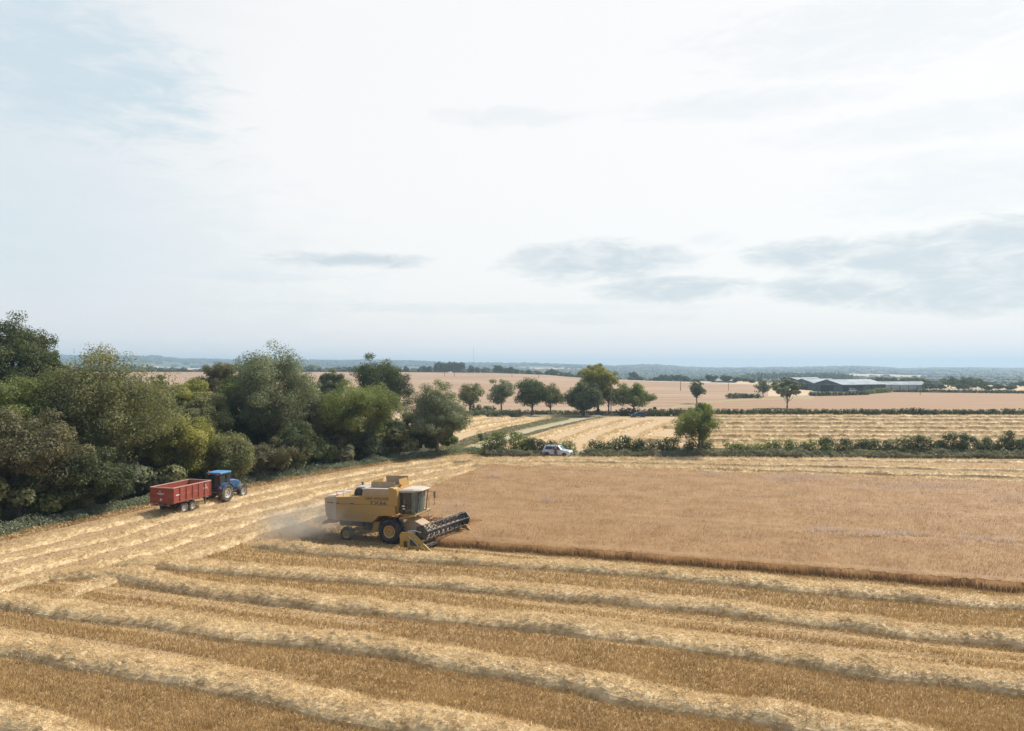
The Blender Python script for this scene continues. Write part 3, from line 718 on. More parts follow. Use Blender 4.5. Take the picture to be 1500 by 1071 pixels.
def px_tree(name, label, px, top, wpx, Y, mat, seed, leafpx=1.55, cover=1.0, **kw):
    x = (px - 750) / F * Y; g = gz(x, Y); h = H + (HY - top) * Y / F - g; r = wpx / 2 * Y / F * 1.2
    size = max(leafpx * Y / 750 * 0.5, 0.12)
    n = int(min(max(cover * 3.4 * (2 * math.pi * r * max(h * 0.6, r)) / (size * size * 1.1), 1400), 44000))
    return tree(name, label, x, Y, h, r, mat, seed, n=n, size=size, **kw)

GW = 'trees of the wood on the left'
wood = [
    ('tree', 'tall dark tree rising highest at the far left edge', 18, 444, 120, 84, L_dark, dict(trunk=.2)),
    ('tree', 'small dark rounded crown beside the tall tree at the left edge', 66, 480, 52, 90, L_dark, dict(trunk=.3)),
    ('tree', 'very broad olive tree with bare inner branches, left of the red trailer', 158, 499, 180, 74, L_olive, dict(trunk=.12, lobes=8, dense=1.1, twigs=2, cover=.6)),
    ('tree', 'light green leafy tree in front of the tall dark tree at the left edge', 45, 528, 130, 72, L_mid, dict(trunk=.1)),
    ('tree', 'brownish shaded tree at the left edge above the weedy verge', 30, 590, 150, 63, L_brown, dict(trunk=.08)),
    ('tree', 'shadowy low tree left of the red trailer under the broad olive tree', 120, 640, 130, 67, L_dark, dict(trunk=.06)),
    ('tree', 'dark tree peeping out just right of the broad olive tree', 232, 538, 44, 96, L_dark, dict(trunk=.2)),
    ('tree', 'sparse twiggy grey tree against the distant field, left of the tallest middle tree', 322, 519, 90, 118, L_brown, dict(trunk=.25, dense=.7, twigs=3)),
    ('tree', 'yellow green low tree behind the sparse grey one', 275, 545, 64, 112, L_yel, dict(trunk=.15)),
    ('tree', 'rounded olive tree with yellow top, left of the tallest middle tree', 297, 565, 76, 90, L_olive, dict(trunk=.1)),
    ('tree', 'tallest grey green tree in the middle of the wood', 398, 490, 120, 96, L_grey, dict(trunk=.14, lobes=8, dense=1.1, twigs=1, cover=.65)),
    ('tree', 'dark green left neighbour of the tallest middle tree', 356, 526, 70, 100, L_mid, dict(trunk=.1)),
    ('tree', 'grey leafed tree leaning out right of the tallest middle tree', 452, 556, 66, 103, L_grey, dict(trunk=.1)),
    ('tree', 'bright olive bushy tree standing right behind the trailer', 272, 603, 92, 80, L_yel, dict(trunk=.06)),
    ('tree', 'shaggy olive tree rising behind the blue tractor', 337, 628, 84, 83, L_olive, dict(trunk=.06)),
    ('tree', 'olive tree left of the one behind the trailer', 214, 585, 80, 80, L_olive, dict(trunk=.08)),
    ('tree', 'small distant tree between the tallest tree and the dark oak', 484, 533, 44, 132, L_grey, dict(trunk=.3, dense=.8)),
    ('tree', 'willow like yellowish green tree at the right part of the wood', 522, 550, 112, 104, L_mid, dict(trunk=.06, lobes=6, dense=1.2)),
    ('tree', 'large dark oak behind the willow like tree against the pink field', 560, 517, 82, 152, L_dark, dict(trunk=.10, lobes=8)),
    ('tree', 'last airy grey green tree at the right end of the wood', 640, 553, 92, 112, L_grey, dict(trunk=.12, dense=.9)),
    ('tree', 'dim brownish tree in the gap before the last airy tree', 604, 600, 52, 121, L_brown, dict(trunk=.1, dense=.8)),
    ('tree', 'dark tree under the tallest middle tree at the field side', 430, 612, 74, 93, L_dark, dict(trunk=.05)),
    ('tree', 'reddish brown low tree right of the tractor', 390, 640, 74, 88, L_brown, dict(trunk=.05)),
]
for i, (nm, lab, px, top, w, Y, m, kw) in enumerate(wood):
    px_tree(nm, lab, px, top, w, Y, m, 200 + i, group=GW, **kw)
# shrubs of the wood margin
def shrub(label, x, y, h, r, mat, seed, group, size=0.16, n=2600, name='shrub', cat='shrub'):
    rng = np.random.default_rng(seed); nc = 9
    C = np.stack([rng.normal(0, r * .42, nc), rng.normal(0, r * .42, nc), rng.uniform(.25, .78, nc) * h], 1); R = np.full(nc, min(r, h) * .42) * rng.uniform(.7, 1.2, nc)
    V, Fc, T = leaf_mesh(rng, C, R, n, size); V[:, 2] = np.clip(V[:, 2], 0.02, h * 1.08)
    mb = MB()
    o = np_mesh(name, V, Fc, mat, tint=T); o.location = (x, y, gz(x, y)); tag(o, label, cat, group)
    return o
side = ['beyond the left edge', 'at the left edge', 'left of the red trailer', 'behind the red trailer', 'behind the blue tractor', 'right of the blue tractor', 'below the tallest middle tree', 'below the willow like tree', 'near the gateway']
ordx = ordn + ['fourteenth', 'fifteenth', 'sixteenth', 'seventeenth', 'eighteenth', 'nineteenth', 'twentieth', 'twenty first', 'twenty second', 'twenty third', 'twenty fourth', 'twenty fifth', 'twenty sixth']
for i in range(26):
    y = 46 + i * 2.75; E = np.array(EDGE); ex = np.interp(y, E[:, 1], E[:, 0]); rng = random.Random(i)
    x = ex - 2.4 - rng.uniform(0, 1.6); h = rng.uniform(2.6, 5.2); px = 750 + x / y * F
    zone = side[int(np.searchsorted([-30, 60, 215, 300, 350, 420, 480, 580], px))]
    m = [L_dark, L_mid, L_brown, L_dark, L_grey, L_olive][i % 6]
    adj = {L_dark: 'dark', L_mid: 'green', L_brown: 'brownish', L_grey: 'grey green', L_olive: 'olive'}[m]
    size_w = 'low' if h < 3.5 else 'medium' if h < 4.4 else 'tall'
    shrub('%s %s wood edge shrub %s, %s from the left' % (size_w, adj, zone, ordx[i]),
          x, y, h, rng.uniform(2.0, 3.0), m, 400 + i, 'shrubs of the wood margin', size=0.15 + 0.0012 * y, n=3000)
# interior filler trees of the wood (seen between the front ones)
for i, (px, top, w, Y) in enumerate([(-60, 560, 160, 66), (-140, 540, 190, 74), (100, 560, 120, 86), (190, 555, 90, 88), (250, 590, 80, 92), (330, 585, 90, 100), (400, 600, 90, 102), (470, 600, 80, 106), (560, 600, 60, 114), (0, 560, 120, 80)]):
    px_tree('tree', ['dark tree beyond the left edge of the view', 'broad dark tree well beyond the left edge', 'shaded inner tree behind the broad olive tree', 'inner tree filling behind the olive trees left of the trailer',
                     'inner dark tree above the tractor and trailer', 'inner dark tree left of the tallest middle tree', 'inner dark tree directly behind the tallest middle tree foot', 'inner dark tree between the tallest and the willow like tree',
                     'inner dark tree right behind the willow like tree', 'inner shaded tree under the tall tree at the left edge'][i], px, top, w, Y, L_dark, 300 + i, group=GW, trunk=.05, leafpx=1.6)

GM = 'trees along the lane and road'
mids = [
    ('yellowish roadside tree, leftmost of the row beyond the small stubble field', 688, 558, 42, 214, L_olive, dict(trunk=.12)),
    ('grey green roadside tree with clear trunk, second from the left of the row', 735, 551, 40, 222, L_grey, dict(trunk=.11)),
    ('dark broad roadside tree with forked trunk beside the road', 779, 552, 54, 209, L_dark, dict(trunk=.11)),
    ('olive roadside tree behind the dark forked one', 806, 559, 38, 218, L_olive, dict(trunk=.11)),
    ('very dark dense round tree beside the lane end', 855, 555, 62, 205, L_dark, dict(trunk=.02, lobes=6, cover=1.0)),
    ('tall airy light green tree rising behind the very dark round tree', 876, 531, 64, 214, L_yel, dict(trunk=.35, dense=.75)),
    ('drooping lower branches tree between the tall airy tree and the pole', 892, 560, 30, 216, L_autumn, dict(trunk=.3, dense=.7)),
    ('wide green tree with two trunks above the dark blue car', 928, 556, 62, 212, L_mid, dict(trunk=.10, dense=.85)),
    ('narrow upright dark tree alone in the far crop', 1021, 555, 24, 276, L_dark, dict(trunk=.12)),
    ('bushy green tree growing out of the near hedge', 1022, 590, 62, 111.5, L_mid, dict(trunk=.18, dense=.9)),
    ('small upper crown of the hedge tree leaning right', 1030, 585, 28, 113.5, L_mid, dict(trunk=.5, dense=.9)),
    ('slim airy tree left of the barns beside the lone spreading tree', 1118, 556, 24, 340, L_grey, dict(trunk=.12, dense=.8)),
    ('lone spreading tree with open crown in front of the barns', 1153, 555, 52, 246, L_grey, dict(trunk=.3, dense=.75)),
]
for i, (lab, px, top, w, Y, m, kw) in enumerate(mids):
    px_tree('tree', lab, px, top, w, Y, m, 500 + i, group=GM, leafpx=1.5, **{'cover': 0.62, **kw})
shrub('small dark bush right of the two trunk tree by the road', (954 - 750) / F * 214, 214, 2.6, 1.3, L_dark, 560, None, size=.25, n=900)
shrub('small upright bush alone beside the farm lane', (703 - 750) / F * 131, 131, 2.0, .7, L_weedg, 561, None, size=.15, n=700)

# ------------------------------------------------------------------ hedges
def hedge(label, x0, y0, x1, y1, h, w, mat, seed, size, dens=1.0, group=None, ragged=0.35, name='hedge', cat='hedge', scallop=3.2):
    """clipped or ragged hedge: thick body of leaf sprigs around a dark twiggy core"""
    rng = np.random.default_rng(seed); d = np.array([x1 - x0, y1 - y0]); L = np.linalg.norm(d); u = d / L; nn = np.array([-u[1], u[0]])
    k = max(int(L / (w * .45)), 3); t = (np.arange(k) + .5) / k * L
    hh = h * (1 - ragged * .6 + ragged * 1.2 * vnoise(t / scallop, np.zeros(k) + seed, 3))
    C = []; R = []
    for ti, hi in zip(t, hh):
        for lv in range(3):
            C.append((x0 + u[0] * ti + rng.normal(0, .25), y0 + u[1] * ti + nn[1] * rng.normal(0, w * .18), hi * (0.22 + .28 * lv))); R.append(w * .46 * rng.uniform(.8, 1.15) * (1 - .12 * lv))
    C = np.array(C); R = np.array(R)
    n = int(dens * L * (h * 2 + w) * 2.2 / (size * size * 1.1)); n = min(n, 60000)
    V, Fc, T = leaf_mesh(rng, C, R, n, size, flat_=.85); gh = hgt(V[:, 0], V[:, 1]) * (V[:, 1] > 215); V[:, 2] = np.maximum(V[:, 2], 0.02) + gh
    o = np_mesh(name, V, Fc, mat, tint=T); tag(o, label, cat, group)
    # core of twigs
    mb = MB(); nb = max(int(L / 0.9), 3); mb.tube([(x0 + u[0] * L * q / 12, y0 + u[1] * L * q / 12, gz(x0 + u[0] * L * q / 12, y0 + u[1] * L * q / 12) + .04) for q in range(13)], .1, 4)
    for i in range(nb):
        ti = (i + rng.random()) / nb * L; px_, py_ = x0 + u[0] * ti, y0 + u[1] * ti; g = gz(px_, py_)
        for _ in range(3):
            mb.tube([(px_, py_, g - .05), (px_ + rng.normal(0, w * .22), py_ + rng.normal(0, w * .22), g + h * rng.uniform(.6, .85))], [.05, .02], 4)
    mb.build('hedge_stems' if name == 'hedge' else 'stems', M_bark, o)
    return o

def hy(x): return 112.8 - 0.02 * (x + 5)
P2 = lambda px, Y=112.5: (px - 750) / F * Y
GHN = 'hedge lengths between the field and the pale stubble beyond'
for i, (a, b, h, m, lab) in enumerate([
    (708, 778, 3.1, L_mid, 'green hedge length left of the white car, from the gateway'),
    (764, 812, 3.0, L_dark, 'darker taller hedge clump just left of the white car'),
    (814, 838, 2.5, L_olive, 'separate round hedge bush behind the white car'),
    (866, 928, 2.7, L_dark, 'hedge length right of the white car'),
    (924, 992, 2.5, L_dark, 'hedge length ending at the hedge tree'),
    (1000, 1042, 1.9, L_dark, 'dark undergrowth hedge around the foot of the hedge tree'),
    (1062, 1143, 2.0, L_mid, 'low gappy hedge length right of the hedge tree'),
    (1148, 1208, 2.3, L_mid, 'hedge length of separate round bushes, second right of the hedge tree'),
    (1204, 1378, 2.7, L_dark, 'long dark hedge length in the right part'),
    (1374, 1470, 3.3, L_dark, 'tallest hedge length near the right edge'),
    (1466, 1700, 3.0, L_dark, 'hedge length running out of the right edge')]):
    xa, xb = P2(a), P2(b); hedge(lab, xa, hy(xa), xb, hy(xb), h, 2.3, m, 600 + i, 0.15, 0.85, GHN, ragged=.5, scallop=2.4)
GHF = 'hedge lengths along the far side of the pale stubble'
for i, (a, b, ya, yb, h, lab) in enumerate([
    (690, 764, 205.0, 203.0, 1.9, 'grey green hedge left of the dark roadside trees'),
    (908, 936, 206.5, 206.2, 2.0, 'short dark hedge left of the dark blue car'),
    (944, 1010, 205.2, 205, 2.0, 'hedge right of the dark blue car behind the pale stubble'),
    (1008, 1180, 205, 204.8, 2.1, 'long clipped hedge right of the narrow upright tree'),
    (1178, 1340, 204.8, 204.6, 2.2, 'long clipped hedge below the barns'),
    (1338, 1720, 204.6, 204.4, 2.1, 'long clipped hedge at the right running out of view')]):
    hedge(lab, (a - 750) / F * ya, ya, (b - 750) / F * yb, yb, h, 1.9, L_grey if i == 0 else L_dark, 640 + i, 0.24, 0.8, GHF, ragged=.25, scallop=5)
GHD = 'low hedges far across the crop'
for i, (a, b, ya, yb, h, lab) in enumerate([
    (1065, 1112, 318, 322, 2.0, 'low dark hedge left of the slim airy tree, deep in the crop'),
    (1186, 1272, 362, 372, 2.1, 'low dark hedge in front of the barns'),
    (1304, 1500, 412, 408, 1.8, 'low hedge along the far edge of the right crop field'),
    (1500, 1700, 408, 405, 1.8, 'low hedge continuing beyond the right edge'),
    (690, 725, 213, 213, 2.6, 'dark hedge under the leftmost roadside trees'),
    (1272, 1302, 385, 405, 2.4, 'pale green bushes at the right end of the barn')]):
    hedge(lab, (a - 750) / F * ya, ya, (b - 750) / F * yb, yb, h, 2.4, L_mid if i == 5 else L_dark, 660 + i, 0.4, 0.8, GHD, ragged=.3, scallop=6)

# weeds and verge growth
def weeds(name, label, strip, n, h, mat, seed, size):
    rng = np.random.default_rng(seed); S = np.array(strip)     # (x, y, halfwidth)
    seg = np.hypot(np.diff(S[:, 0]), np.diff(S[:, 1])); s = np.concatenate([[0], np.cumsum(seg)]); t = rng.uniform(0, s[-1], n)
    X = np.interp(t, s, S[:, 0]); Y = np.interp(t, s, S[:, 1]); Wd = np.interp(t, s, S[:, 2])
    tx = np.interp(t + .5, s, S[:, 0]) - X; ty = np.interp(t + .5, s, S[:, 1]) - Y; L = np.hypot(tx, ty) + 1e-6
    o = rng.uniform(-1, 1, n); X = X - ty / L * o * Wd; Y = Y + tx / L * o * Wd
    hh = h * (0.25 + 1.1 * fbm(X / 1.3, Y / 1.3, seed, 3)) * (1 - .5 * np.abs(o)) 
    Z = hh * rng.random(n) ** .7
    m = n; nrm = rng.normal(0, 1, (m, 3)) + np.array([0, 0, .5]); nrm /= np.linalg.norm(nrm, axis=1)[:, None]
    a = np.cross(nrm, rng.normal(0, 1, (m, 3))); a /= np.linalg.norm(a, axis=1)[:, None]; b = np.cross(nrm, a); sz = size * rng.uniform(.5, 1.4, m)
    P = np.stack([X, Y, Z + hgt(X, Y) * (Y > 215)], 1); V = np.empty((m, 4, 3))
    V[:, 0] = P - a * sz[:, None]; V[:, 1] = P - b * (sz * .45)[:, None]; V[:, 2] = P + a * sz[:, None]; V[:, 3] = P + b * (sz * .45)[:, None]
    V[:, :, 2] = np.maximum(V[:, :, 2], 0.0)
    ct = fbm(X / 2.0, Y / 2.0, seed + 4, 3)
    o_ = np_mesh(name, V.reshape(-1, 3), np.arange(4 * m).reshape(-1, 4), mat, tint=np.repeat(np.clip(rng.random(m) * .6 + (ct - .3), 0, 1), 4))
    tag(o_, label, 'weeds', kind='stuff')
weeds('verge_weeds', 'grey green nettles and weeds along the foot of the wood', [(x - .3, y, 1.4) for x, y in EDGE[1:]], 70000, 1.2, L_verge, 701, .085)
weeds('dry_grass', 'dry straw coloured grass between the weeds and the harvested field', [(x + 1.2, y, .8) for x, y in EDGE[1:]], 22000, .4, S_stub, 713, .10)
weeds('hedge_weeds', 'brown and grey dead weeds along the foot of the hedge', [(P2(852), hy(10) - 1.9, 1.1), (P2(1700), hy(95) - 2.0, 1.4)], 60000, 1.35, L_weed, 702, .14)
weeds('gateway_weeds', 'pale dead weeds under the hedge left of the white car', [(P2(712), hy(-5) - 1.7, 1.0), (P2(798), hy(4) - 1.7, 1.0)], 8000, 1.3, L_weed, 712, .14)
weeds('hedge_grass', 'green weeds showing among the dead ones under the hedge', [(P2(840), hy(10) - 1.6, 1.4), (P2(1700), hy(95) - 1.6, 1.6)], 14000, 1.3, L_weedg, 703, .15)
weeds('lane_side_grass', 'rough grass and weeds along the left side of the farm lane', [(x - 4, y + 1.5, 1.8) for x, y in LANE[1:7]], 16000, .8, L_weed, 704, .16)
weeds('gateway_grass', 'green rough grass around the gateway', [(-10, 119, 2.5), (-6, 117, 3.0), (-3, 114.5, 2)], 5000, .6, L_weedg, 705, .15)
weeds('lane_grass', 'grass verge right of the farm lane', [(x + 2.6, y - 1, .8) for x, y in LANE[2:8]], 4000, .4, L_weed, 706, .2)
weeds('road_weeds', 'grassy bank behind the road trees', [(-20, 214, 2), (30, 214, 2), (120, 212, 2), (150, 212, 2)], 14000, 1.4, L_weedg, 707, .3)

# ------------------------------------------------------------------ distant trees and woods
def far_tree(label, px, top, wpx, Y, mat, seed, group, base=None):
    x = (px - 750) / F * Y; g = gz(x, Y); h = H + (HY - top) * Y / F - g; r = wpx / 2 * Y / F * 1.7
    return tree('tree', label, x, Y, max(h, 3), r, mat, seed, n=2600, size=max(Y / 750 * .9, .5) * .62, trunk=.0, lobes=3, group=group)
GD = 'hazy trees beyond the crest of the far crop field'
fl = [(595, 536, 6, 930), (614, 539, 4, 950), (622, 536.5, 5, 930), (629, 536, 6, 930), (691, 538, 7, 930), (700, 539, 5, 930), (730, 534, 13, 915), (741, 538.5, 6, 905), (748, 537, 9, 900), (757, 541, 6, 890), (775, 541.5, 5, 880), (790, 544, 5, 870), (802, 544, 6, 850), (809, 540, 14, 900), (822, 546, 5, 830), (830, 547, 4, 810), (838, 549, 4, 800)]
names = ['leftmost', 'second', 'third', 'fourth', 'fifth', 'sixth', 'seventh', 'eighth', 'ninth', 'tenth', 'eleventh', 'twelfth', 'thirteenth', 'fourteenth', 'fifteenth', 'sixteenth', 'rightmost']
for i, (px, top, w, Y) in enumerate(fl):
    far_tree('small hazy tree on the pink field crest, %s from the left' % names[i], px, top, w, Y, L_dark, 800 + i, GD)
for i in range(7):
    far_tree('tree of the square dark copse on the crest, %s from its left side' % names[i], 641 + i * 5.6, 529.5 + (i * 37 % 5) * .35, 11, 960, L_dark, 830 + i, 'trees of the square dark copse on the crest')
GR = 'hazy trees in the valley behind the far crop, right of the road trees'
fr = [(929, 543, 11, 900), (937, 551, 8, 880), (924, 552, 8, 860), (963, 552, 12, 760), (975, 548, 18, 800), (990, 548, 18, 780), (1003, 550, 14, 760), (1041, 548, 14, 720), (1064, 548.5, 13, 700), (1080, 552, 8, 690), (1092, 555, 11, 660), (1151, 552, 12, 640), (1162, 551, 9, 650), (1102, 558, 8, 600), (1020, 556, 8, 700)]
for i, (px, top, w, Y) in enumerate(fr):
    far_tree('hazy blue green valley tree, %s from the left behind the far crop' % names[i], px, top, w, Y, L_dark, 850 + i, GR)
GB = 'dark trees behind and beside the barns'
fb = [(1275, 553, 18, 560), (1290, 551.5, 20, 560), (1308, 552, 20, 570), (1325, 552, 18, 560), (1341, 551, 22, 540), (1353, 556, 22, 480), (1362, 560, 18, 460), (1376, 562, 16, 460), (1393, 550, 22, 500), (1408, 552, 20, 500), (1424, 551, 22, 500), (1438, 556, 22, 490), (1410, 561, 20, 460), (1447, 565, 12, 455), (1463, 562, 12, 470), (1480, 563, 14, 470), (1496, 558, 18, 560), (1520, 560, 24, 520)]
nb = names[:16] + ['seventeenth', 'eighteenth']
for i, (px, top, w, Y) in enumerate(fb):
    far_tree('dark bluish tree in the belt right of the barns, %s from the left' % nb[i], px, top, w, Y, L_dark, 880 + i, GB)

def far_woods():
    rng = np.random.default_rng(77)
    phi = (1 + 5 ** .5) / 2
    ico = np.array([(-1, phi, 0), (1, phi, 0), (-1, -phi, 0), (1, -phi, 0), (0, -1, phi), (0, 1, phi), (0, -1, -phi), (0, 1, -phi), (phi, 0, -1), (phi, 0, 1), (-phi, 0, -1), (-phi, 0, 1)]) / math.sqrt(1 + phi * phi)
    fc = np.array([(0, 11, 5), (0, 5, 1), (0, 1, 7), (0, 7, 10), (0, 10, 11), (1, 5, 9), (5, 11, 4), (11, 10, 2), (10, 7, 6), (7, 1, 8), (3, 9, 4), (3, 4, 2), (3, 2, 6), (3, 6, 8), (3, 8, 9), (4, 9, 5), (2, 4, 11), (6, 2, 10), (8, 6, 7), (9, 8, 1)])
    # subdivide once
    vs = list(map(tuple, ico)); cache = {}; f2 = []
    def mid(a, b):
        k = (min(a, b), max(a, b))
        if k not in cache: p = (np.array(vs[a]) + np.array(vs[b])); p /= np.linalg.norm(p); cache[k] = len(vs); vs.append(tuple(p))
        return cache[k]
    for a, b, c in fc:
        ab, bc, ca = mid(a, b), mid(b, c), mid(c, a); f2 += [(a, ab, ca), (b, bc, ab), (c, ca, bc), (ab, bc, ca)]
    S = np.array(vs); Fb = np.array(f2); ns = len(S)
    n = 26000; Y = rng.uniform(950, 5600, n) ; u = rng.uniform(-.85, .85, n); X = u * Y
    k = field_kind(X, Y); D, _ = crest(u)
    edge = (field_kind(X + 25, Y) != k) | (field_kind(X, Y + 30) != k)
    keep = ((k == 4) & (rng.random(n) < .75)) | (edge & (rng.random(n) < .5)) | ((k == 5) & (rng.random(n) < .04)); keep &= (Y > D + 60)
    X, Y = X[keep], Y[keep]; m = len(X); Z = hgt(X, Y)
    h = rng.uniform(7, 13, m) * np.clip(Y / 3000, .75, 1.1); r = rng.uniform(6, 13, m) * (0.45 + Y / 3600)
    J = 1 + rng.uniform(-.28, .28, (m, ns, 1))
    V = S[None] * J * np.stack([r, r, h * .55], 1)[:, None, :] + np.stack([X, Y, Z + h * .45], 1)[:, None, :]
    Fc = (Fb[None] + (np.arange(m) * ns)[:, None, None]).reshape(-1, 3)
    o = np_mesh('distant_woodland', V.reshape(-1, 3), Fc, L_dark, tint=np.repeat(rng.random(m) * .8, ns)); tag(o, 'blue hazy woods and hedgerow trees over the valley and hills', 'woodland', kind='stuff')
    # poplar belt: pale slim trunks and crowns behind the barns
    n = 900; px = rng.uniform(1075, 1262, n); Y = rng.uniform(1150, 1400, n); X = (px - 750) / F * Y; Z = hgt(X, Y); h = rng.uniform(14, 21, n) * np.interp(px, [1075, 1110, 1230, 1262], [.75, 1, 1, .7]); r = rng.uniform(1.6, 3.0, n)
    J = 1 + rng.uniform(-.25, .25, (n, ns, 1)); V = S[None] * J * np.stack([r, r, h * .5], 1)[:, None, :] + np.stack([X, Y, Z + h * .5], 1)[:, None, :]
    Fc = (Fb[None] + (np.arange(n) * ns)[:, None, None]).reshape(-1, 3)
    o = np_mesh('poplar_belt', V.reshape(-1, 3), Fc, L_grey, tint=np.repeat(rng.random(n), ns)); tag(o, 'long belt of pale slim trees behind the barns', 'woodland', kind='stuff')
far_woods()

# ------------------------------------------------------------------ poles, mast
def pole(label, px, Y, h, r, crossbar=True, group='wooden poles carrying wires across the fields'):
    x = (px - 750) / F * Y; g = gz(x, Y); root = empty('utility_pole', (x, Y, g)); tag(root, label, 'pole', group)
    MB().cyl((0, 0, -.3), (0, 0, h), r, 8, r * .7).build('pole_shaft', P_wood, root)
    if crossbar:
        MB().box((0, 0, h - .35), (1.8, .12, .12)).build('crossarm', P_wood, root)
        for k in (-.8, 0, .8): MB().cyl((k, 0, h - .29), (k, 0, h - .08), .05, 6).build('insulator', P_whitemark, root)
pole('tall dark pole beside the road between the dark tree and the wide tree', 895, 204.5, 8.0, .14)
pole('pole in the far crop right of the wide road tree', 997, 420, 6.5, .2)
pole('left one of two thin poles in the pink field below the copse', 651, 720, 8.5, .22)
pole('right one of two thin poles in the pink field below the copse', 665.5, 700, 9, .22)
pole('thin pole in the pink field above the dark forked tree', 750, 700, 8, .2)
pole('thin pole in the pink field left of the tall airy tree', 789, 680, 7.5, .2)
pole('thin pole beside the valley trees above the narrow upright tree', 1067, 420, 6, .15)
pole('short dark post in the right crop field below the dark trees', 1348, 372, 2.0, .16, False, None)
x = (694 - 750) / F * 3000
mast = empty('radio_mast', (x, 3000, gz(x, 3000))); tag(mast, 'very thin tall mast on the horizon right of the square copse', 'mast')
mh = H + (HY - 508) * 3000 / F - gz(x, 3000)
mb = MB(); 
for a in range(3): mb.cyl((math.cos(a * 2.1) * .8, math.sin(a * 2.1) * .8, 0), (math.cos(a * 2.1) * .5, math.sin(a * 2.1) * .5, mh), .22, 5)
for i in range(24):
    z = mh * i / 24; mb.cyl((.8, 0, z), (-.4, .7, z + mh / 24), .12, 4); mb.cyl((-.4, .7, z), (-.4, -.7, z + mh / 24), .12, 4)
mb.build('lattice', P_grey, mast)

# ------------------------------------------------------------------ barns
def barn(name, label, x, y, rz, length, width, eave, ridge, wall, open_bays=0, roofmat=None, front=True):
    """gable roofed barn; length along local x, gables at the ends"""
    g = gz(x, y); root = empty(name, (x, y, g - .2), rz); tag(root, label, 'barn', 'farm buildings')
    hw = width / 2; hl = length / 2
    wl = MB()
    wl.prism([(-hw, 0), (hw, 0), (hw, eave), (0, ridge - .15), (-hw, eave)], -hl, hl, 'x'); wl.build('wall', wall, root)
    rf = MB(); th = .18; ov = .5
    for s in (-1, 1):
        rf.prism([(s * (hw + ov), eave - ov * (ridge - eave) / hw + .03), (s * (hw + ov), eave - ov * (ridge - eave) / hw + th + .03), (0, ridge + th), (0, ridge)], -hl - ov, hl + ov, 'x')
    rf.box((0, 0, ridge + th + .03), (length + 1, .5, .08)); rf.build('roof', roofmat or P_barnroof, root)
    # cladding posts; dark panels paint the shade inside open bays
    n = int(length / 5)
    for i in range(n + 1):
        xx = -hl + i * length / n
        MB().box((xx, -hw - .06, eave / 2), (.25, .12, eave)).build('post', P_barndark, root)
    for i in range(open_bays):
        xx = -hl + (i + .5) * length / n
        MB().box((xx, -hw - .03, eave * .42), (length / n * .72, .08, eave * .78)).build('bay_shade', P_barndark, root)
    d = MB().box((-hl - .04, 0, eave * .45), (.1, width * .42, eave * .88)).build('door', P_barndark, root)
    MB().box((-hl - .12, 0, eave * .45), (.06, .12, eave * .85)).build('door_frame', P_grey, d)
    MB().box((-hl - .05, 0, eave + .1), (.08, width * .9, .2)).build('trim', P_grey, root)
    return root
by_ = 432
X_ = lambda px, Y: (px - 750) / F * Y
barn('barn', 'large dark green barn with pale roof and gable end facing left', X_(1243, 442), 442, math.radians(24), 34, 22, 4.2, 7.0, P_barnwall, 3)
barn('barn', 'second dark barn with pale roof standing left behind the large one', X_(1196, 470), 470, math.radians(24), 24, 22, 4.4, 7.2, P_barnwall, 2)
barn('barn', 'third pale roofed barn farthest left and back, mostly behind the others', X_(1177, 500), 500, math.radians(24), 22, 18, 5.0, 7.3, P_barnwall, 0)
barn('barn', 'long low pale building right of the large barn', X_(1318, 470), 470, math.radians(-4), 26, 12, 3.0, 5.0, P_barnpale, 0)
barn('barn', 'small white distant shed above the lone narrow tree', X_(1063, 760), 760, 0, 26, 12, 3, 5, P_barnpale)
barn('barn', 'low white distant glasshouse row left of the valley trees', X_(1052, 860), 860, 0, 46, 14, 3, 4.4, P_barnpale)

# ------------------------------------------------------------------ wheels
def wheel(parent, x, y, z, r, w, tyre, rim, name='wheel', lugs=18, out=-1, dish=.55, lug=True):
    m = MB(); pr = [(r * dish * .97, -w * .04), (r * dish, -w * .42), (r * .80, -w * .5), (r * .95, -w * .44), (r, -w * .25), (r, w * .25), (r * .95, w * .44), (r * .80, w * .5), (r * dish, w * .42), (r * dish * .97, w * .04)]
    m.lathe((0, 0, 0), pr, 32)
    if lug:
        for i in range(lugs):
            for s in (-1, 1):
                a = 2 * math.pi * (i + (.25 if s > 0 else 0)) / lugs
                m.box((math.cos(a) * r * .995, s * w * .23, math.sin(a) * r * .995), (r * .075, w * .48, r * .085), (0, -a, 0)) if False else m.add(
                    *lug_shape(r, w, a, s))
    o = m.build(name, tyre, parent); o.location = (x, y, z)
    q = MB(); f = out * w * .36
    q.lathe((0, 0, 0), [(0.02, f * .35), (r * .14, f * .35), (r * .16, f * .75), (r * .24, f * .75), (r * .27, f * .35), (r * (dish - .10), f * .45), (r * (dish - .06), f * 1.05), (r * (dish + .03), f * 1.22), (r * (dish + .03), f * .9), (r * dish * .98, f * .2)] if out < 0 else
            [(0.02, f * .35), (r * .14, f * .35), (r * .16, f * .75), (r * .24, f * .75), (r * .27, f * .35), (r * (dish - .10), f * .45), (r * (dish - .06), f * 1.05), (r * (dish + .03), f * 1.22), (r * (dish + .03), f * .9), (r * dish * .98, f * .2)], 24)
    for k in range(8):
        a = k * math.pi / 4; q.cyl((math.cos(a) * r * .2, f * .75, math.sin(a) * r * .2), (math.cos(a) * r * .2, f * .9, math.sin(a) * r * .2), r * .02, 6)
    q.build('rim', rim, o)
    return o
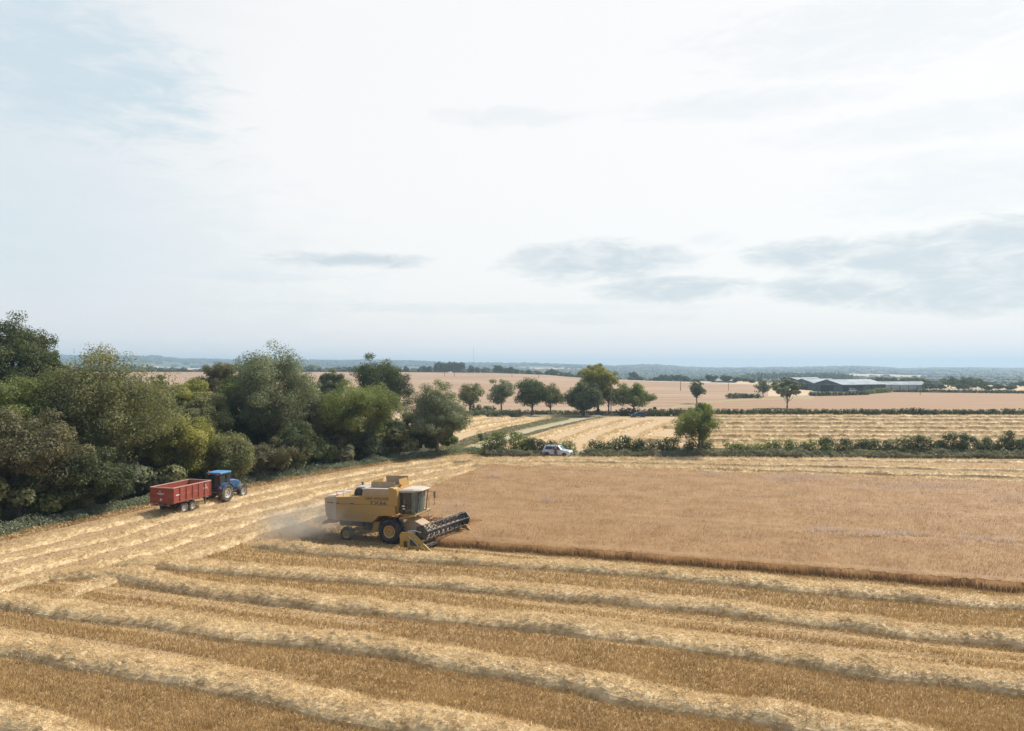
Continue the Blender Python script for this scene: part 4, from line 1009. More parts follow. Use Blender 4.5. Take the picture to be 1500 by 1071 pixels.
def lug_shape(r, w, a, s):
    sw = .10 * r / max(r, .01); vs = []
    for (yy, da) in ((0.02 * w, 0.0), (s * w * .47 - 0.0, -0.22)):
        for rr in (r * .97, r * 1.035):
            for e in (-.5, .5):
                t = a + da + e * .09; vs.append((math.cos(t) * rr * (1 if abs(yy) < w * .3 else .975), yy, math.sin(t) * rr * (1 if abs(yy) < w * .3 else .975)))
    return vs, [(0, 1, 3, 2), (4, 6, 7, 5), (0, 4, 5, 1), (2, 3, 7, 6), (0, 2, 6, 4), (1, 5, 7, 3)]

def text(parent, s, size, loc, rot, mat, name='lettering', sx=1.0, extr=.004, bold=0.0):
    cu = bpy.data.curves.new('lettering', 'FONT'); cu.body = s; cu.size = size; cu.extrude = extr; cu.offset = bold; cu.align_x = 'CENTER'; cu.align_y = 'CENTER'
    tmp = bpy.data.objects.new('tmp', cu); COL.objects.link(tmp); dg = bpy.context.evaluated_depsgraph_get()
    me = bpy.data.meshes.new_from_object(tmp.evaluated_get(dg)); bpy.data.objects.remove(tmp, do_unlink=True)
    o = link_mesh(name, me, None, parent); me.materials.clear(); me.materials.append(mat)
    o.location = loc; o.rotation_euler = rot; o.scale = (sx, 1, 1)
    return o

# ------------------------------------------------------------------ people
def person(label, loc, rz, J, top, legs, name='person', hair=P_hair, scale=1.0):
    """J: dict joint -> position; continuous skinned body, clothes as slightly larger skinned parts"""
    root = None
    def skin(name, nodes, edges, mat, parent, lv=2):
        me = bpy.data.meshes.new(name); me.from_pydata([n[0] for n in nodes], edges, []); me.update()
        o = link_mesh(name, me, mat, parent); m = o.modifiers.new('skin', 'SKIN'); m.use_smooth_shade = True
        lay = me.skin_vertices[0] if me.skin_vertices else None
        if lay is None:
            bm_ = __import__('bmesh').new(); bm_.from_mesh(me); bm_.verts.layers.skin.verify(); bm_.to_mesh(me); bm_.free(); lay = me.skin_vertices[0]
        for i, nd in enumerate(nodes):
            r = nd[1]; lay.data[i].radius = (r, r) if not isinstance(r, tuple) else r
            lay.data[i].use_root = (i == 0)
        s = o.modifiers.new('sub', 'SUBSURF'); s.levels = lv; s.render_levels = lv
        return o
    b = [(J['pelvis'], (.15, .11)), (J['waist'], (.135, .10)), (J['chest'], (.165, .115)), (J['neck'], .06), (J['head0'], .065), (J['head1'], (.078, .095)), (J['head2'], (.07, .085)),
         (J['shL'], .06), (J['elL'], .045), (J['wrL'], .03), (J['haL'], (.035, .02)), (J['shR'], .06), (J['elR'], .045), (J['wrR'], .03), (J['haR'], (.035, .02)),
         (J['hipL'], .085), (J['knL'], .06), (J['anL'], .042), (J['toL'], .038), (J['hipR'], .085), (J['knR'], .06), (J['anR'], .042), (J['toR'], .038)]
    e = [(0, 1), (1, 2), (2, 3), (3, 4), (4, 5), (5, 6), (2, 7), (7, 8), (8, 9), (9, 10), (2, 11), (11, 12), (12, 13), (13, 14), (0, 15), (15, 16), (16, 17), (17, 18), (0, 19), (19, 20), (20, 21), (21, 22)]
    body = skin(name, b, e, P_skin, None); body.location = loc; body.rotation_euler = (0, 0, rz); tag(body, label, 'person')
    j = lambda k, r: (J[k], r)
    skin('top', [j('waist', (.155, .12)), (tuple(Vector(J['pelvis']) + Vector((0, 0, .02))), (.165, .125)), j('chest', (.18, .13)), j('shL', .075), j('elL', .058), j('shR', .075), j('elR', .058)], [(0, 1), (0, 2), (2, 3), (3, 4), (2, 5), (5, 6)], top, body)
    skin('trousers', [j('pelvis', (.16, .12)), j('hipL', .098), j('knL', .073), j('anL', .055), j('hipR', .098), j('knR', .073), j('anR', .055)], [(0, 1), (1, 2), (2, 3), (0, 4), (4, 5), (5, 6)], legs, body)
    h = Vector(J['head2']); hm = MB(); n = 10
    for k in range(5):
        pass
    rings = []
    for a in range(5):
        ph = a / 5 * math.pi * .55; rings.append([(h.x - .012 + .1 * math.sin(ph + .05) * math.cos(2 * math.pi * q / n), h.y + .088 * math.sin(ph + .05) * math.sin(2 * math.pi * q / n), h.z + .005 + .09 * math.cos(ph)) for q in range(n)])
    hm.loft(rings); hm.build('hair', hair, body, smooth=True)
    f = Vector(J['head1']); fx = .088
    fm = MB(); fm.tube([f + Vector((fx - .01, 0, .03)), f + Vector((fx + .02, 0, -.01))], [.008, .014], 6); fm.build('nose', P_skin, body)
    for s in (-1, 1): MB().tube([f + Vector((fx - .012, s * .03, .03)), f + Vector((fx + .002, s * .03, .03))], [.012, .008], 6).build('eye', P_black, body)
    MB().box(f + Vector((fx - .004, 0, -.045)), (.01, .045, .01)).build('mouth', P_shirt, body)
    for hand, wr in (('haL', 'wrL'), ('haR', 'wrR')):
        hp = Vector(J[hand]); d = (hp - Vector(J[wr])).normalized(); sd_ = d.cross(Vector((0, 1, 0)) if abs(d.y) < .8 else Vector((1, 0, 0))).normalized()
        up = d.cross(sd_)
        for k in range(4):
            o0 = hp + sd_ * (k - 1.5) * .018; L = (.065, .075, .07, .055)[k]
            MB().tube([o0, o0 + d * L * .6, o0 + d * L * .9 + up * .02], [.009, .008, .006], 5).build('finger', P_skin, body)
        MB().tube([hp - d * .02 - sd_ * .03, hp + d * .02 - sd_ * .055, hp + d * .045 - sd_ * .05], [.011, .009, .007], 5).build('thumb', P_skin, body)
    return body
STAND = dict(pelvis=(0, 0, .95), waist=(0, 0, 1.12), chest=(0, 0, 1.36), neck=(0, 0, 1.5), head0=(.01, 0, 1.56), head1=(.02, 0, 1.63), head2=(.01, 0, 1.7),
             shL=(0, .19, 1.42), elL=(-.03, .26, 1.14), wrL=(.05, .27, .9), haL=(.07, .27, .83), shR=(0, -.19, 1.42), elR=(0, -.27, 1.15), wrR=(.2, -.24, 1.05), haR=(.27, -.22, 1.05),
             hipL=(0, .09, .88), knL=(.03, .11, .5), anL=(0, .12, .09), toL=(.15, .13, .04), hipR=(0, -.09, .88), knR=(.01, -.11, .5), anR=(-.04, -.12, .09), toR=(.11, -.13, .04))
SIT = dict(pelvis=(0, 0, .10), waist=(-.03, 0, .28), chest=(-.04, 0, .52), neck=(0, 0, .66), head0=(.01, 0, .72), head1=(.03, 0, .79), head2=(.02, 0, .86),
           shL=(-.02, .19, .58), elL=(.12, .25, .35), wrL=(.34, .16, .40), haL=(.41, .13, .42), shR=(-.02, -.19, .58), elR=(.10, -.26, .34), wrR=(.32, -.20, .38), haR=(.39, -.17, .40),
           hipL=(.04, .10, .08), knL=(.46, .13, .08), anL=(.50, .14, -.33), toL=(.64, .14, -.38), hipR=(.04, -.10, .08), knR=(.46, -.13, .08), anR=(.50, -.14, -.33), toR=(.64, -.14, -.38))

# ------------------------------------------------------------------ combine harvester
def build_combine():
    X0, Y0 = -9.12, 57.3; HD = math.radians(-19)
    root = empty('combine_harvester', (X0, Y0, 0), HD); root.rotation_euler = (0, math.radians(-1.6), HD)
    tag(root, 'dusty yellow combine harvester cutting the edge of the barley, its reel turned towards the crop', 'combine harvester')
    hw = 1.5
    # side body
    b = MB(); b.prism([(-3.95, 1.55), (-.85, 1.50), (-.30, 2.0), (.65, 2.05), (1.10, 2.15), (1.10, 2.78), (-3.95, 2.78)], -hw, hw)
    b.build('side_panel', P_yel, root, bevel=.05)
    b = MB(); b.prism([(-3.94, 2.783), (.95, 2.783), (.95, 3.55), (.35, 3.60), (-1.9, 3.42), (-3.94, 3.32)], -hw + .05, hw - .05); b.build('upper_panel', P_yel, root, bevel=.04)
    # grain tank
    b = MB(); b.prism([(-1.75, 3.44), (.55, 3.58), (.55, 3.98), (-1.60, 3.98)], -hw + .08, hw - .08); b.build('grain_tank', P_tan, root, bevel=.03)
    b = MB(); b.box((-.55, 0, 4.0), (2.3, 2.75, .05)); b.build('tank_cover', P_top, root)
    for i in range(6): MB().box((-1.45 + i * .36, -hw + .072, 3.74), (.03, .02, .42)).build('rib', P_tan, root)
    # raised tank flaps
    MB().box((-.28, -.75, 4.20), (2.0, .05, .52), (math.radians(-12), 0, 0)).build('tank_flap', P_tan, root)
    MB().box((.10, .85, 4.38), (1.9, .05, .72), (math.radians(10), 0, 0)).build('tank_flap', P_tan, root)
    MB().box((1.02, .15, 4.30), (.05, 1.5, .68), (0, math.radians(-8), 0)).build('tank_flap', P_yel, root)
    MB().box((-1.2, .2, 4.28), (.05, 1.4, .5), (0, math.radians(8), 0)).build('tank_flap', P_yel, root)
    # front shoulder next to cab
    b = MB(); b.prism([(.55, 3.55), (.98, 3.5), (1.18, 2.79), (1.22, 2.2), (1.22, 4.02), (.55, 4.10)], -hw + .02, hw - .02); b.prism([(.552, 2.79), (1.24, 2.79), (1.24, 3.92), (.90, 4.12), (.552, 4.12)], -hw + .03, hw - .03)
    b.build('front_shoulder', P_yel, root, bevel=.03)
    # rear hood
    b = MB(); prof = [(-4.92, 2.15), (-4.97, 3.16), (-4.85, 3.32), (-3.90, 3.40), (-3.90, 1.52), (-4.5, 1.60), (-4.80, 1.75)]
    b.prism(prof, -hw + .02, hw - .02); b.build('rear_hood', P_cream, root, bevel=.06)
    MB().box((-4.38, 0, 3.40), (.92, 2.7, .03), (0, math.radians(-4), 0)).build('hood_top', P_top, root)
    b = MB(); b.prism([(-4.7, 1.70), (-5.5, 1.22), (-5.47, 1.12), (-4.25, 1.30), (-4.25, 1.60)], -1.1, 1.1); b.build('straw_chute', P_tan, root)
    MB().box((-4.45, -hw + .0, 2.9), (.55, .02, .05)).build('hood_mark', P_letter, root)
    # engine deck: round screen, rails
    e = MB(); e.lathe((-2.25, -.75, 3.55), [(.02, -.18), (.42, -.18), (.46, -.1), (.46, .3), (.02, .3)], 22); e.build('engine_screen', P_black, root)
    MB().box((-2.4, .35, 3.62), (1.0, 1.3, .5)).build('engine_cover', P_tan, root, bevel=.04)
    MB().box((-2.2, -.2, 3.98), (.9, .9, .08)).build('engine_lid', P_steel, root, bevel=.02)
    r = MB()
    for x in (-4.0, -3.4, -2.8): r.cyl((x, -1.3, 3.35), (x, -1.3, 3.72), .018, 6)
    r.cyl((-4.0, -1.3, 3.72), (-2.8, -1.3, 3.72), .018, 6); r.cyl((-1.85, -1.1, 3.9), (-1.85, 1.1, 4.05), .02, 6); r.cyl((-3.1, 1.2, 3.3), (-3.1, 1.2, 4.2), .03, 6)
    r.build('hand_rail', P_tan, root)
    MB().cyl((-3.0, .9, 3.5), (-3.0, .9, 4.15), .07, 10).build('exhaust', P_chassis, root)
    MB().cyl((-3.95, -1.2, 3.42), (-3.95, -1.2, 3.52), .06, 10).build('rear_lamp', P_orange, root)
    # panel seams and handles
    MB().box((-1.45, -hw - .012, 2.78), (4.9, .02, .05)).build('seam', P_tan, root)
    for x in (-2.55, -3.8): MB().box((x, -hw - .02, 2.86), (.22, .03, .05)).build('latch', P_black, root)
    MB().box((-1.25, -hw - .006, 2.1), (.02, .01, 1.1)).build('seam', P_tan, root); MB().box((-2.9, -hw - .006, 2.15), (.02, .01, 1.1)).build('seam', P_tan, root)
    # lettering on the right side (side faces -y)
    text(root, 'NEW HOLLAND', .30, (-.42, -hw + .044, 3.28), (math.radians(90), 0, math.radians(0)), P_letter, bold=.008, sx=.92)
    text(root, 'TX66', .40, (-.35, -hw + .044, 2.955), (math.radians(90), 0, 0), P_letter, bold=.004, sx=1.6)
    # chassis
    c = MB(); c.box((-1.9, 0, 1.28), (4.2, 1.9, .42)); c.box((-1.2, 0, .95), (1.8, 1.6, .4)); c.build('chassis', P_chassis, root)
    c = MB(); c.prism([(-1.1, .75), (-.85, 1.5), (-.4, 1.5), (-.55, .75)], -1.2, 1.2); c.box((-1.9, -.9, .72), (1.5, .12, .14), (0, .06, 0)); c.box((-2.2, -.8, .9), (.5, .1, .1), (0, -.5, 0)); c.build('shoe_frame', P_yel, root)
    MB().box((-2.0, -1.05, 1.28), (.45, .3, .3)).build('battery_box', P_black, root, bevel=.02)
    MB().cyl((.62, -1.3, .9), (.62, 1.3, .9), .16, 10).build('front_axle', P_yel, root)
    MB().box((-3.15, 0, .62), (.22, 2.5, .24)).build('rear_axle', P_tan, root)
    for s in (-1, 1):
        wheel(root, .62, s * 1.32, .90, .90, .72, P_rubber, P_rimyel, out=s, lugs=16, dish=.5)
        wheel(root, -3.15, s * 1.28, .54, .54, .38, P_rubberd, P_rimyel, out=s, lugs=16, dish=.55)
    # cab
    cx0, cx1 = 1.24, 2.95; cw = .98; zb, zt = 2.0, 3.72
    MB().prism([(cx0, 1.92), (2.15, 1.92), (2.55, 2.05), (2.55, 2.14), (cx0, 2.14)], -cw, cw).build('cab_floor', P_yel, root, bevel=.03)
    MB().box((cx0 + .03, 0, 2.95), (.06, 2 * cw, 1.62)).build('cab_rear_wall', P_tan, root)
    f = MB()
    for s in (-1, 1):
        f.cyl((cx0 + .06, s * cw, 2.14), (cx0 + .06, s * cw, zt), .05, 6); f.cyl((2.12, s * cw, 2.14), (2.12, s * cw, zt), .035, 6); f.cyl((2.72, s * cw * .80, zt), (2.48, s * cw * .80, 2.14), .03, 6)
    f.cyl((cx0 + .05, -cw, 2.16), (2.45, -cw, 2.16), .03, 6); f.cyl((cx0 + .05, cw, 2.16), (2.45, cw, 2.16), .03, 6); f.box((cx0 + .05, 0, zt), (.06, 2 * cw, .05)); f.box((2.1, 0, zt), (.06, 2 * cw, .05)); f.box((2.74, 0, zt - .01), (.06, 1.6 * cw, .05))
    f.build('cab_frame', P_black, root)
    for s in (-1, 1):
        g = MB(); g.prism([(cx0 + .08, 2.62), (1.75, 2.18), (2.10, 2.18), (2.10, zt - .05), (cx0 + .08, zt - .05)], s * cw - .01, s * cw + .01); g.build('side_window', GL, root)
    g = MB(); n = 8; prof_ = []
    bot = [(2.12, -cw, 2.16)] + [(2.12 + .42 * math.sin(math.pi * q / n) ** .6, -cw + 2 * cw * q / n, 2.10) for q in range(1, n)] + [(2.12, cw, 2.16)]
    topr = [(2.12, -cw, zt)] + [(2.12 + .66 * math.sin(math.pi * q / n) ** .5, -cw + 2 * cw * q / n, zt) for q in range(1, n)] + [(2.12, cw, zt)]
    vs = bot + topr; g.add(vs, [(i, i + 1, n + 2 + i, n + 1 + i) for i in range(n)]); gg = g.build('windscreen', GLF, root)
    sm = gg.modifiers.new('solid', 'SOLIDIFY'); sm.thickness = .012
    rf = MB(); rf.loft([[(cx0 - .05, -cw - .08, zt), (2.35, -cw - .08, zt + .02), (2.95, -cw * .75, zt + .08), (2.95, cw * .75, zt + .08), (2.35, cw + .08, zt + .02), (cx0 - .05, cw + .08, zt)],
                        [(cx0 - .05, -cw - .08, zt + .14), (2.35, -cw - .06, zt + .16), (3.0, -cw * .75, zt + .15), (3.0, cw * .75, zt + .15), (2.35, cw + .06, zt + .16), (cx0 - .05, cw + .08, zt + .14)],
                        [(cx0 + .1, -cw + .1, zt + .24), (2.3, -cw + .1, zt + .26), (2.75, -cw * .6, zt + .22), (2.75, cw * .6, zt + .22), (2.3, cw - .1, zt + .26), (cx0 + .1, cw - .1, zt + .24)]])
    rf.build('cab_roof', P_top, root, bevel=.02)
    bc = MB(); bc.lathe((0, 0, 0), [(.02, 0), (.07, 0), (.07, .12), (.04, .16)], 12); o = bc.build('beacon', P_orange, root); o.location = (1.12, -.5, 4.14); o.rotation_euler = (math.radians(90), 0, 0)
    # seat, column
    MB().box((1.68, 0, 2.42), (.5, .5, .16)).box((1.45, 0, 2.78), (.12, .48, .62)).build('seat', P_black, root, bevel=.04)
    MB().cyl((2.2, 0, 2.14), (2.08, 0, 2.78), .04, 8).build('steering_column', P_black, root)
    # mirrors, lamps, ladder
    for s in (-1, 1):
        m = MB(); m.tube([(2.5, s * cw, 3.55), (2.95, s * (cw + .28), 3.5), (3.0, s * (cw + .3), 2.5)], .018, 6); m.build('mirror_arm', P_black, root)
        MB().box((3.0, s * (cw + .34), 3.25), (.05, .26, .5)).build('mirror', P_black, root, bevel=.015)
    for y_ in (-.8, -.6): MB().box((1.6, -cw - .14, 2.55 + (y_ + .8)), (.26, .1, .1)).build('work_lamp', P_steel, root)
    MB().box((1.42, -cw - .12, 2.42), (.26, .16, .42)).build('toolbox', P_black, root, bevel=.02)
    st = MB(); st.prism([(1.3, 1.78), (2.6, 2.02), (2.6, 2.10), (1.3, 1.9)], -cw - .3, -cw - .05); st.build('step_plate', P_yel, root)
    MB().cyl((1.75, -cw - .1, 1.72), (1.75, -cw - .35, 1.72), .11, 10).build('work_lamp', P_steel, root)
    la = MB()
    for yy in (1.35, 1.75): la.cyl((2.3, yy, 2.15), (2.75, yy, .75), .025, 6); la.cyl((2.3, yy, 2.15), (2.3, yy, 3.0), .02, 6)
    for k in range(5): la.box((2.35 + .1 * k, 1.55, 1.95 - .28 * k), (.14, .4, .03))
    la.box((2.0, 1.4, 2.1), (.9, .9, .04)); la.build('ladder', P_tan, root)
    # feeder house
    fh = MB(); fh.prism([(.9, 1.0), (.95, 1.85), (1.7, 1.85), (3.35, 1.05), (3.35, .35), (2.6, .35)], -.68, .68); fh.build('feeder_house', P_tan, root, bevel=.03)
    for s in (-1, 1): MB().cyl((1.6, s * .85, .9), (3.1, s * .85, .55), .05, 8).build('lift_ram', P_steel, root)
    # header (own angle as it rides the ground)
    hd = MB(); W2 = 2.95
    hx = 3.35
    h_o = hd.prism([(0, .22), (0, .86), (.06, .86), (.10, .34), (.75, .12), (1.05, .10), (1.05, .06), (.7, .06)], -W2, W2).build('header', P_chassis, root)
    h_o.location = (hx, 0, 0.10); h_o.rotation_euler = (0, math.radians(1.6), math.radians(-9))
    MB().cyl((.38, -W2 + .05, .42), (.38, W2 - .05, .42), .24, 14).build('auger', P_tan, h_o)
    au = MB()
    for i in range(90):
        a = i * .75; yy = -W2 + .1 + i * (2 * W2 - .2) / 90; au.box((.38 + math.cos(a) * .27, yy, .42 + math.sin(a) * .27), (.10, .05, .10))
    au.build('auger_flight', P_chassis, h_o)
    MB().box((1.06, 0, .07), (.12, 2 * W2, .03)).build('knife_bar', P_dsteel, h_o)
    for s in (-1, 1):
        d = MB(); ya, yb_ = s * (W2 + .02), s * (W2 + .10)
        d.prism([(-.72, .02), (-.78, .90), (-.62, 1.10), (.05, 1.16), (.42, 1.12), (.80, .90), (1.18, .62), (1.30, .50), (1.05, .52), (.62, .72), (.42, .70), (.40, .22), (.3, .02)], min(ya, yb_), max(ya, yb_))
        d.prism([(.30, .02), (.40, .22), (.95, .30), (1.5, .08), (1.95, .0), (1.4, -.04)], min(ya, yb_) - .05 * (s < 0), max(ya, yb_) + .05 * (s > 0)); 
        d.prism([(.62, .62), (.74, .66), (1.4, .42), (1.95, .02), (1.85, .0), (1.2, .30), (.62, .44)], min(ya, yb_) - .02, max(ya, yb_) + .02)
        dv = d.build('crop_divider', P_brightyel, h_o, bevel=.02)
        MB().box((.32, s * (W2 + .11), .45), (.34, .03, .42)).box((-.25, s * (W2 + .11), .30), (.30, .02, .40)).build('recess_shade', P_black, dv)  # black panels paint the shade of cutouts onto the solid divider
        MB().cyl((.05, s * (W2 + .14), .92), (.95, s * (W2 + .14), .25), .03, 8).build('divider_ram', P_steel, dv)
    # reel
    rl = MB(); RR = .52; rx_, rz_ = 1.0, 1.18; WR = W2 - .12
    shaft = rl.cyl((0, -WR, 0), (0, WR, 0), .045, 10); r_o = rl.build('reel', P_dsteel, h_o); r_o.location = (rx_, 0, rz_)
    for s in (-1, 1):
        hx_ = MB(); hx_.prism([(math.cos(math.pi / 3 * k + .26) * RR * 1.1, math.sin(math.pi / 3 * k + .26) * RR * 1.1) for k in range(6)], s * WR - .02, s * WR + .02); hx_.build('reel_end_shield', P_black, r_o)
    for k in range(6):
        a = math.pi / 3 * k + .26; c_, s_ = math.cos(a) * RR, math.sin(a) * RR
        bt = MB(); bt.cyl((c_, -WR, s_), (c_, WR, s_), .024, 8); bo = bt.build('reel_bat', P_dsteel, r_o)
        tn = MB()
        for q in range(38):
            yy = -WR + .08 + q * (2 * WR - .16) / 37; tn.cyl((c_, yy, s_), (c_ - .06, yy, s_ - .22), .008, 4)
        tn.build('tines', P_black, bo)
        zg = MB(); nz = 9; a2 = a + math.pi / 3; d_, e_ = math.cos(a2) * RR, math.sin(a2) * RR
        for q in range(nz):
            y0_, y1_ = -WR + 2 * WR * q / nz, -WR + 2 * WR * (q + 1) / nz; ym = (y0_ + y1_) / 2
            mx, mz = c_ * .62, s_ * .62
            zg.cyl((c_, y0_, s_), (d_, ym, e_), .03, 5); zg.cyl((d_, ym, e_), (c_, y1_, s_), .03, 5)
        zg.build('reel_brace', P_black, bo)
    for s in (-1, 1): MB().tube([(-.1, s * (WR + .05), 1.18), (.5, s * (WR + .05), 1.28), (1.0, s * (WR + .05), 1.2)], .045, 6).build('reel_arm', P_steel, h_o)
    MB().box((.05, 2.0, 1.26), (.08, 1.3, .3)).build('back_panel', P_tan, h_o)
    # straight bright bars on the reel (seen shining in the photo)
    return root
comb = build_combine()
bpy.context.view_layer.update()
dloc = comb.matrix_world @ Vector((1.62, 0, 2.46))
person('combine driver sitting behind the cab glass in a pale shirt', tuple(dloc), comb.rotation_euler.z, SIT, P_bshirt, P_trouser)

# ------------------------------------------------------------------ tractor and trailer
def build_tractor():
    hd = math.radians(90 - 15); x, y = -28.8, 73.5
    root = empty('tractor', (x, y, 0), hd); tag(root, 'blue farm tractor hitched to the red trailer at the edge of the wood', 'tractor')
    # local: x forward, rear axle at x=0
    for s in (-1, 1):
        wheel(root, 0, s * .92, .88, .88, .52, P_rubberd, P_rimpale, out=s, lugs=18, dish=.52)
        wheel(root, 2.65, s * .88, .64, .64, .42, P_rubberd, P_rimpale, out=s, lugs=16, dish=.52)
        fd = MB(); n = 10; ring = []
        for k in range(n + 1):
            a = math.radians(5 + 150 * k / n); ring.append((math.cos(a) * 1.0, .88 + math.sin(a) * 1.0))
        inner = [(px * .93, .88 + (pz - .88) * .93) for px, pz in ring]
        fd.prism(ring + inner[::-1], s * .62, s * 1.20); fd.build('rear_mudguard', P_blue, root, smooth=False)
        fm = MB(); ring = []
        for k in range(9):
            a = math.radians(20 + 140 * k / 8); ring.append((2.65 + math.cos(a) * .74, .64 + math.sin(a) * .74))
        inner = [(2.65 + (px - 2.65) * .93, .64 + (pz - .64) * .93) for px, pz in ring]
        fm.prism(ring + inner[::-1], s * .68 if s > 0 else -1.08, 1.08 if s > 0 else -.68); fm.build('front_mudguard', P_grey, root)
    MB().box((1.3, 0, .85), (3.2, .6, .5)).box((0, 0, .88), (.6, 1.3, .5)).build('chassis', P_chassis, root, bevel=.03)
    MB().box((2.65, 0, .62), (.22, 1.4, .2)).build('front_axle', P_chassis, root)
    MB().box((.7, -.62, .75), (.7, .35, .5)).build('fuel_tank', P_grey, root, bevel=.05)
    hn = MB(); sec = lambda x_, w, z0, z1: [(x_, -w, z0), (x_, -w, z1 - .12), (x_, -w * .7, z1), (x_, w * .7, z1), (x_, w, z1 - .12), (x_, w, z0)]
    hn.loft([sec(1.05, .42, 1.1, 2.02), sec(2.2, .40, 1.05, 1.92), sec(3.0, .37, .95, 1.70), sec(3.25, .30, .90, 1.45)]); b = hn.build('bonnet', P_blue, root, bevel=.02)
    MB().box((3.27, 0, 1.2), (.04, .5, .4)).build('grille', P_black, b)
    for s in (-1, 1): MB().box((3.2, s * .24, 1.42), (.08, .12, .1)).build('headlight', P_lamp, root)
    MB().cyl((1.15, -.52, 1.5), (1.15, -.52, 2.75), .055, 10).build('exhaust', P_grey, root)
    MB().box((3.5, 0, .75), (.35, .8, .4)).build('front_weight', P_grey, root, bevel=.03)
    # cab
    f = MB()
    for s in (-1, 1):
        f.tube([(-.55, s * .70, 1.35), (-.62, s * .72, 2.72)], .045, 6); f.tube([(.35, s * .74, 1.3), (.32, s * .74, 2.72)], .035, 6); f.tube([(1.0, s * .62, 1.2), (.92, s * .66, 2.72)], .04, 6)
    f.box((.2, 0, 1.22), (1.55, 1.35, .12)); f.build('cab_frame', P_black, root)
    for s in (-1, 1):
        MB().prism([(-.55, 1.55), (.32, 1.3), (.98, 1.28), (.92, 2.70), (-.60, 2.70)], s * .70 - .008, s * .70 + .008).build('side_window', GL, root)
    MB().box((-.60, 0, 2.1), (.02, 1.36, 1.15)).build('rear_window', GL, root); MB().box((.95, 0, 2.0), (.02, 1.24, 1.35)).build('windscreen', GLF, root)
    rf = MB(); rf.box((.18, 0, 2.82), (1.75, 1.62, .2)); r_ = rf.build('cab_roof', P_bluetop, root, bevel=.07)
    for s in (-1, 1):
        MB().box((-.70, s * .5, 2.74), (.06, .18, .1)).build('tail_light', P_orange, root); MB().box((-1.02, s * 1.05, 1.5), (.06, .12, .16)).build('tail_light', P_orange, root)
        m = MB(); m.tube([(.95, s * .72, 2.5), (1.0, s * 1.15, 2.45)], .02, 6); m.build('mirror_arm', P_black, root); MB().box((1.0, s * 1.2, 2.3), (.06, .2, .36)).build('mirror', P_black, root)
    bc = MB(); bc.cyl((-.55, .62, 2.92), (-.55, .62, 3.08), .06, 10); bc.build('beacon', P_orange, root)
    MB().box((.05, 0, 1.62), (.45, .48, .14)).box((-.18, 0, 1.95), (.12, .46, .6)).build('seat', P_black, root, bevel=.03)
    MB().cyl((.75, 0, 1.3), (.6, 0, 1.9), .035, 8).build('steering_column', P_black, root)
    MB().box((-.85, 0, .7), (.7, .12, .1)).box((-.75, 0, 1.0), (.3, .9, .08)).build('hitch', P_chassis, root)
    return root
build_tractor()

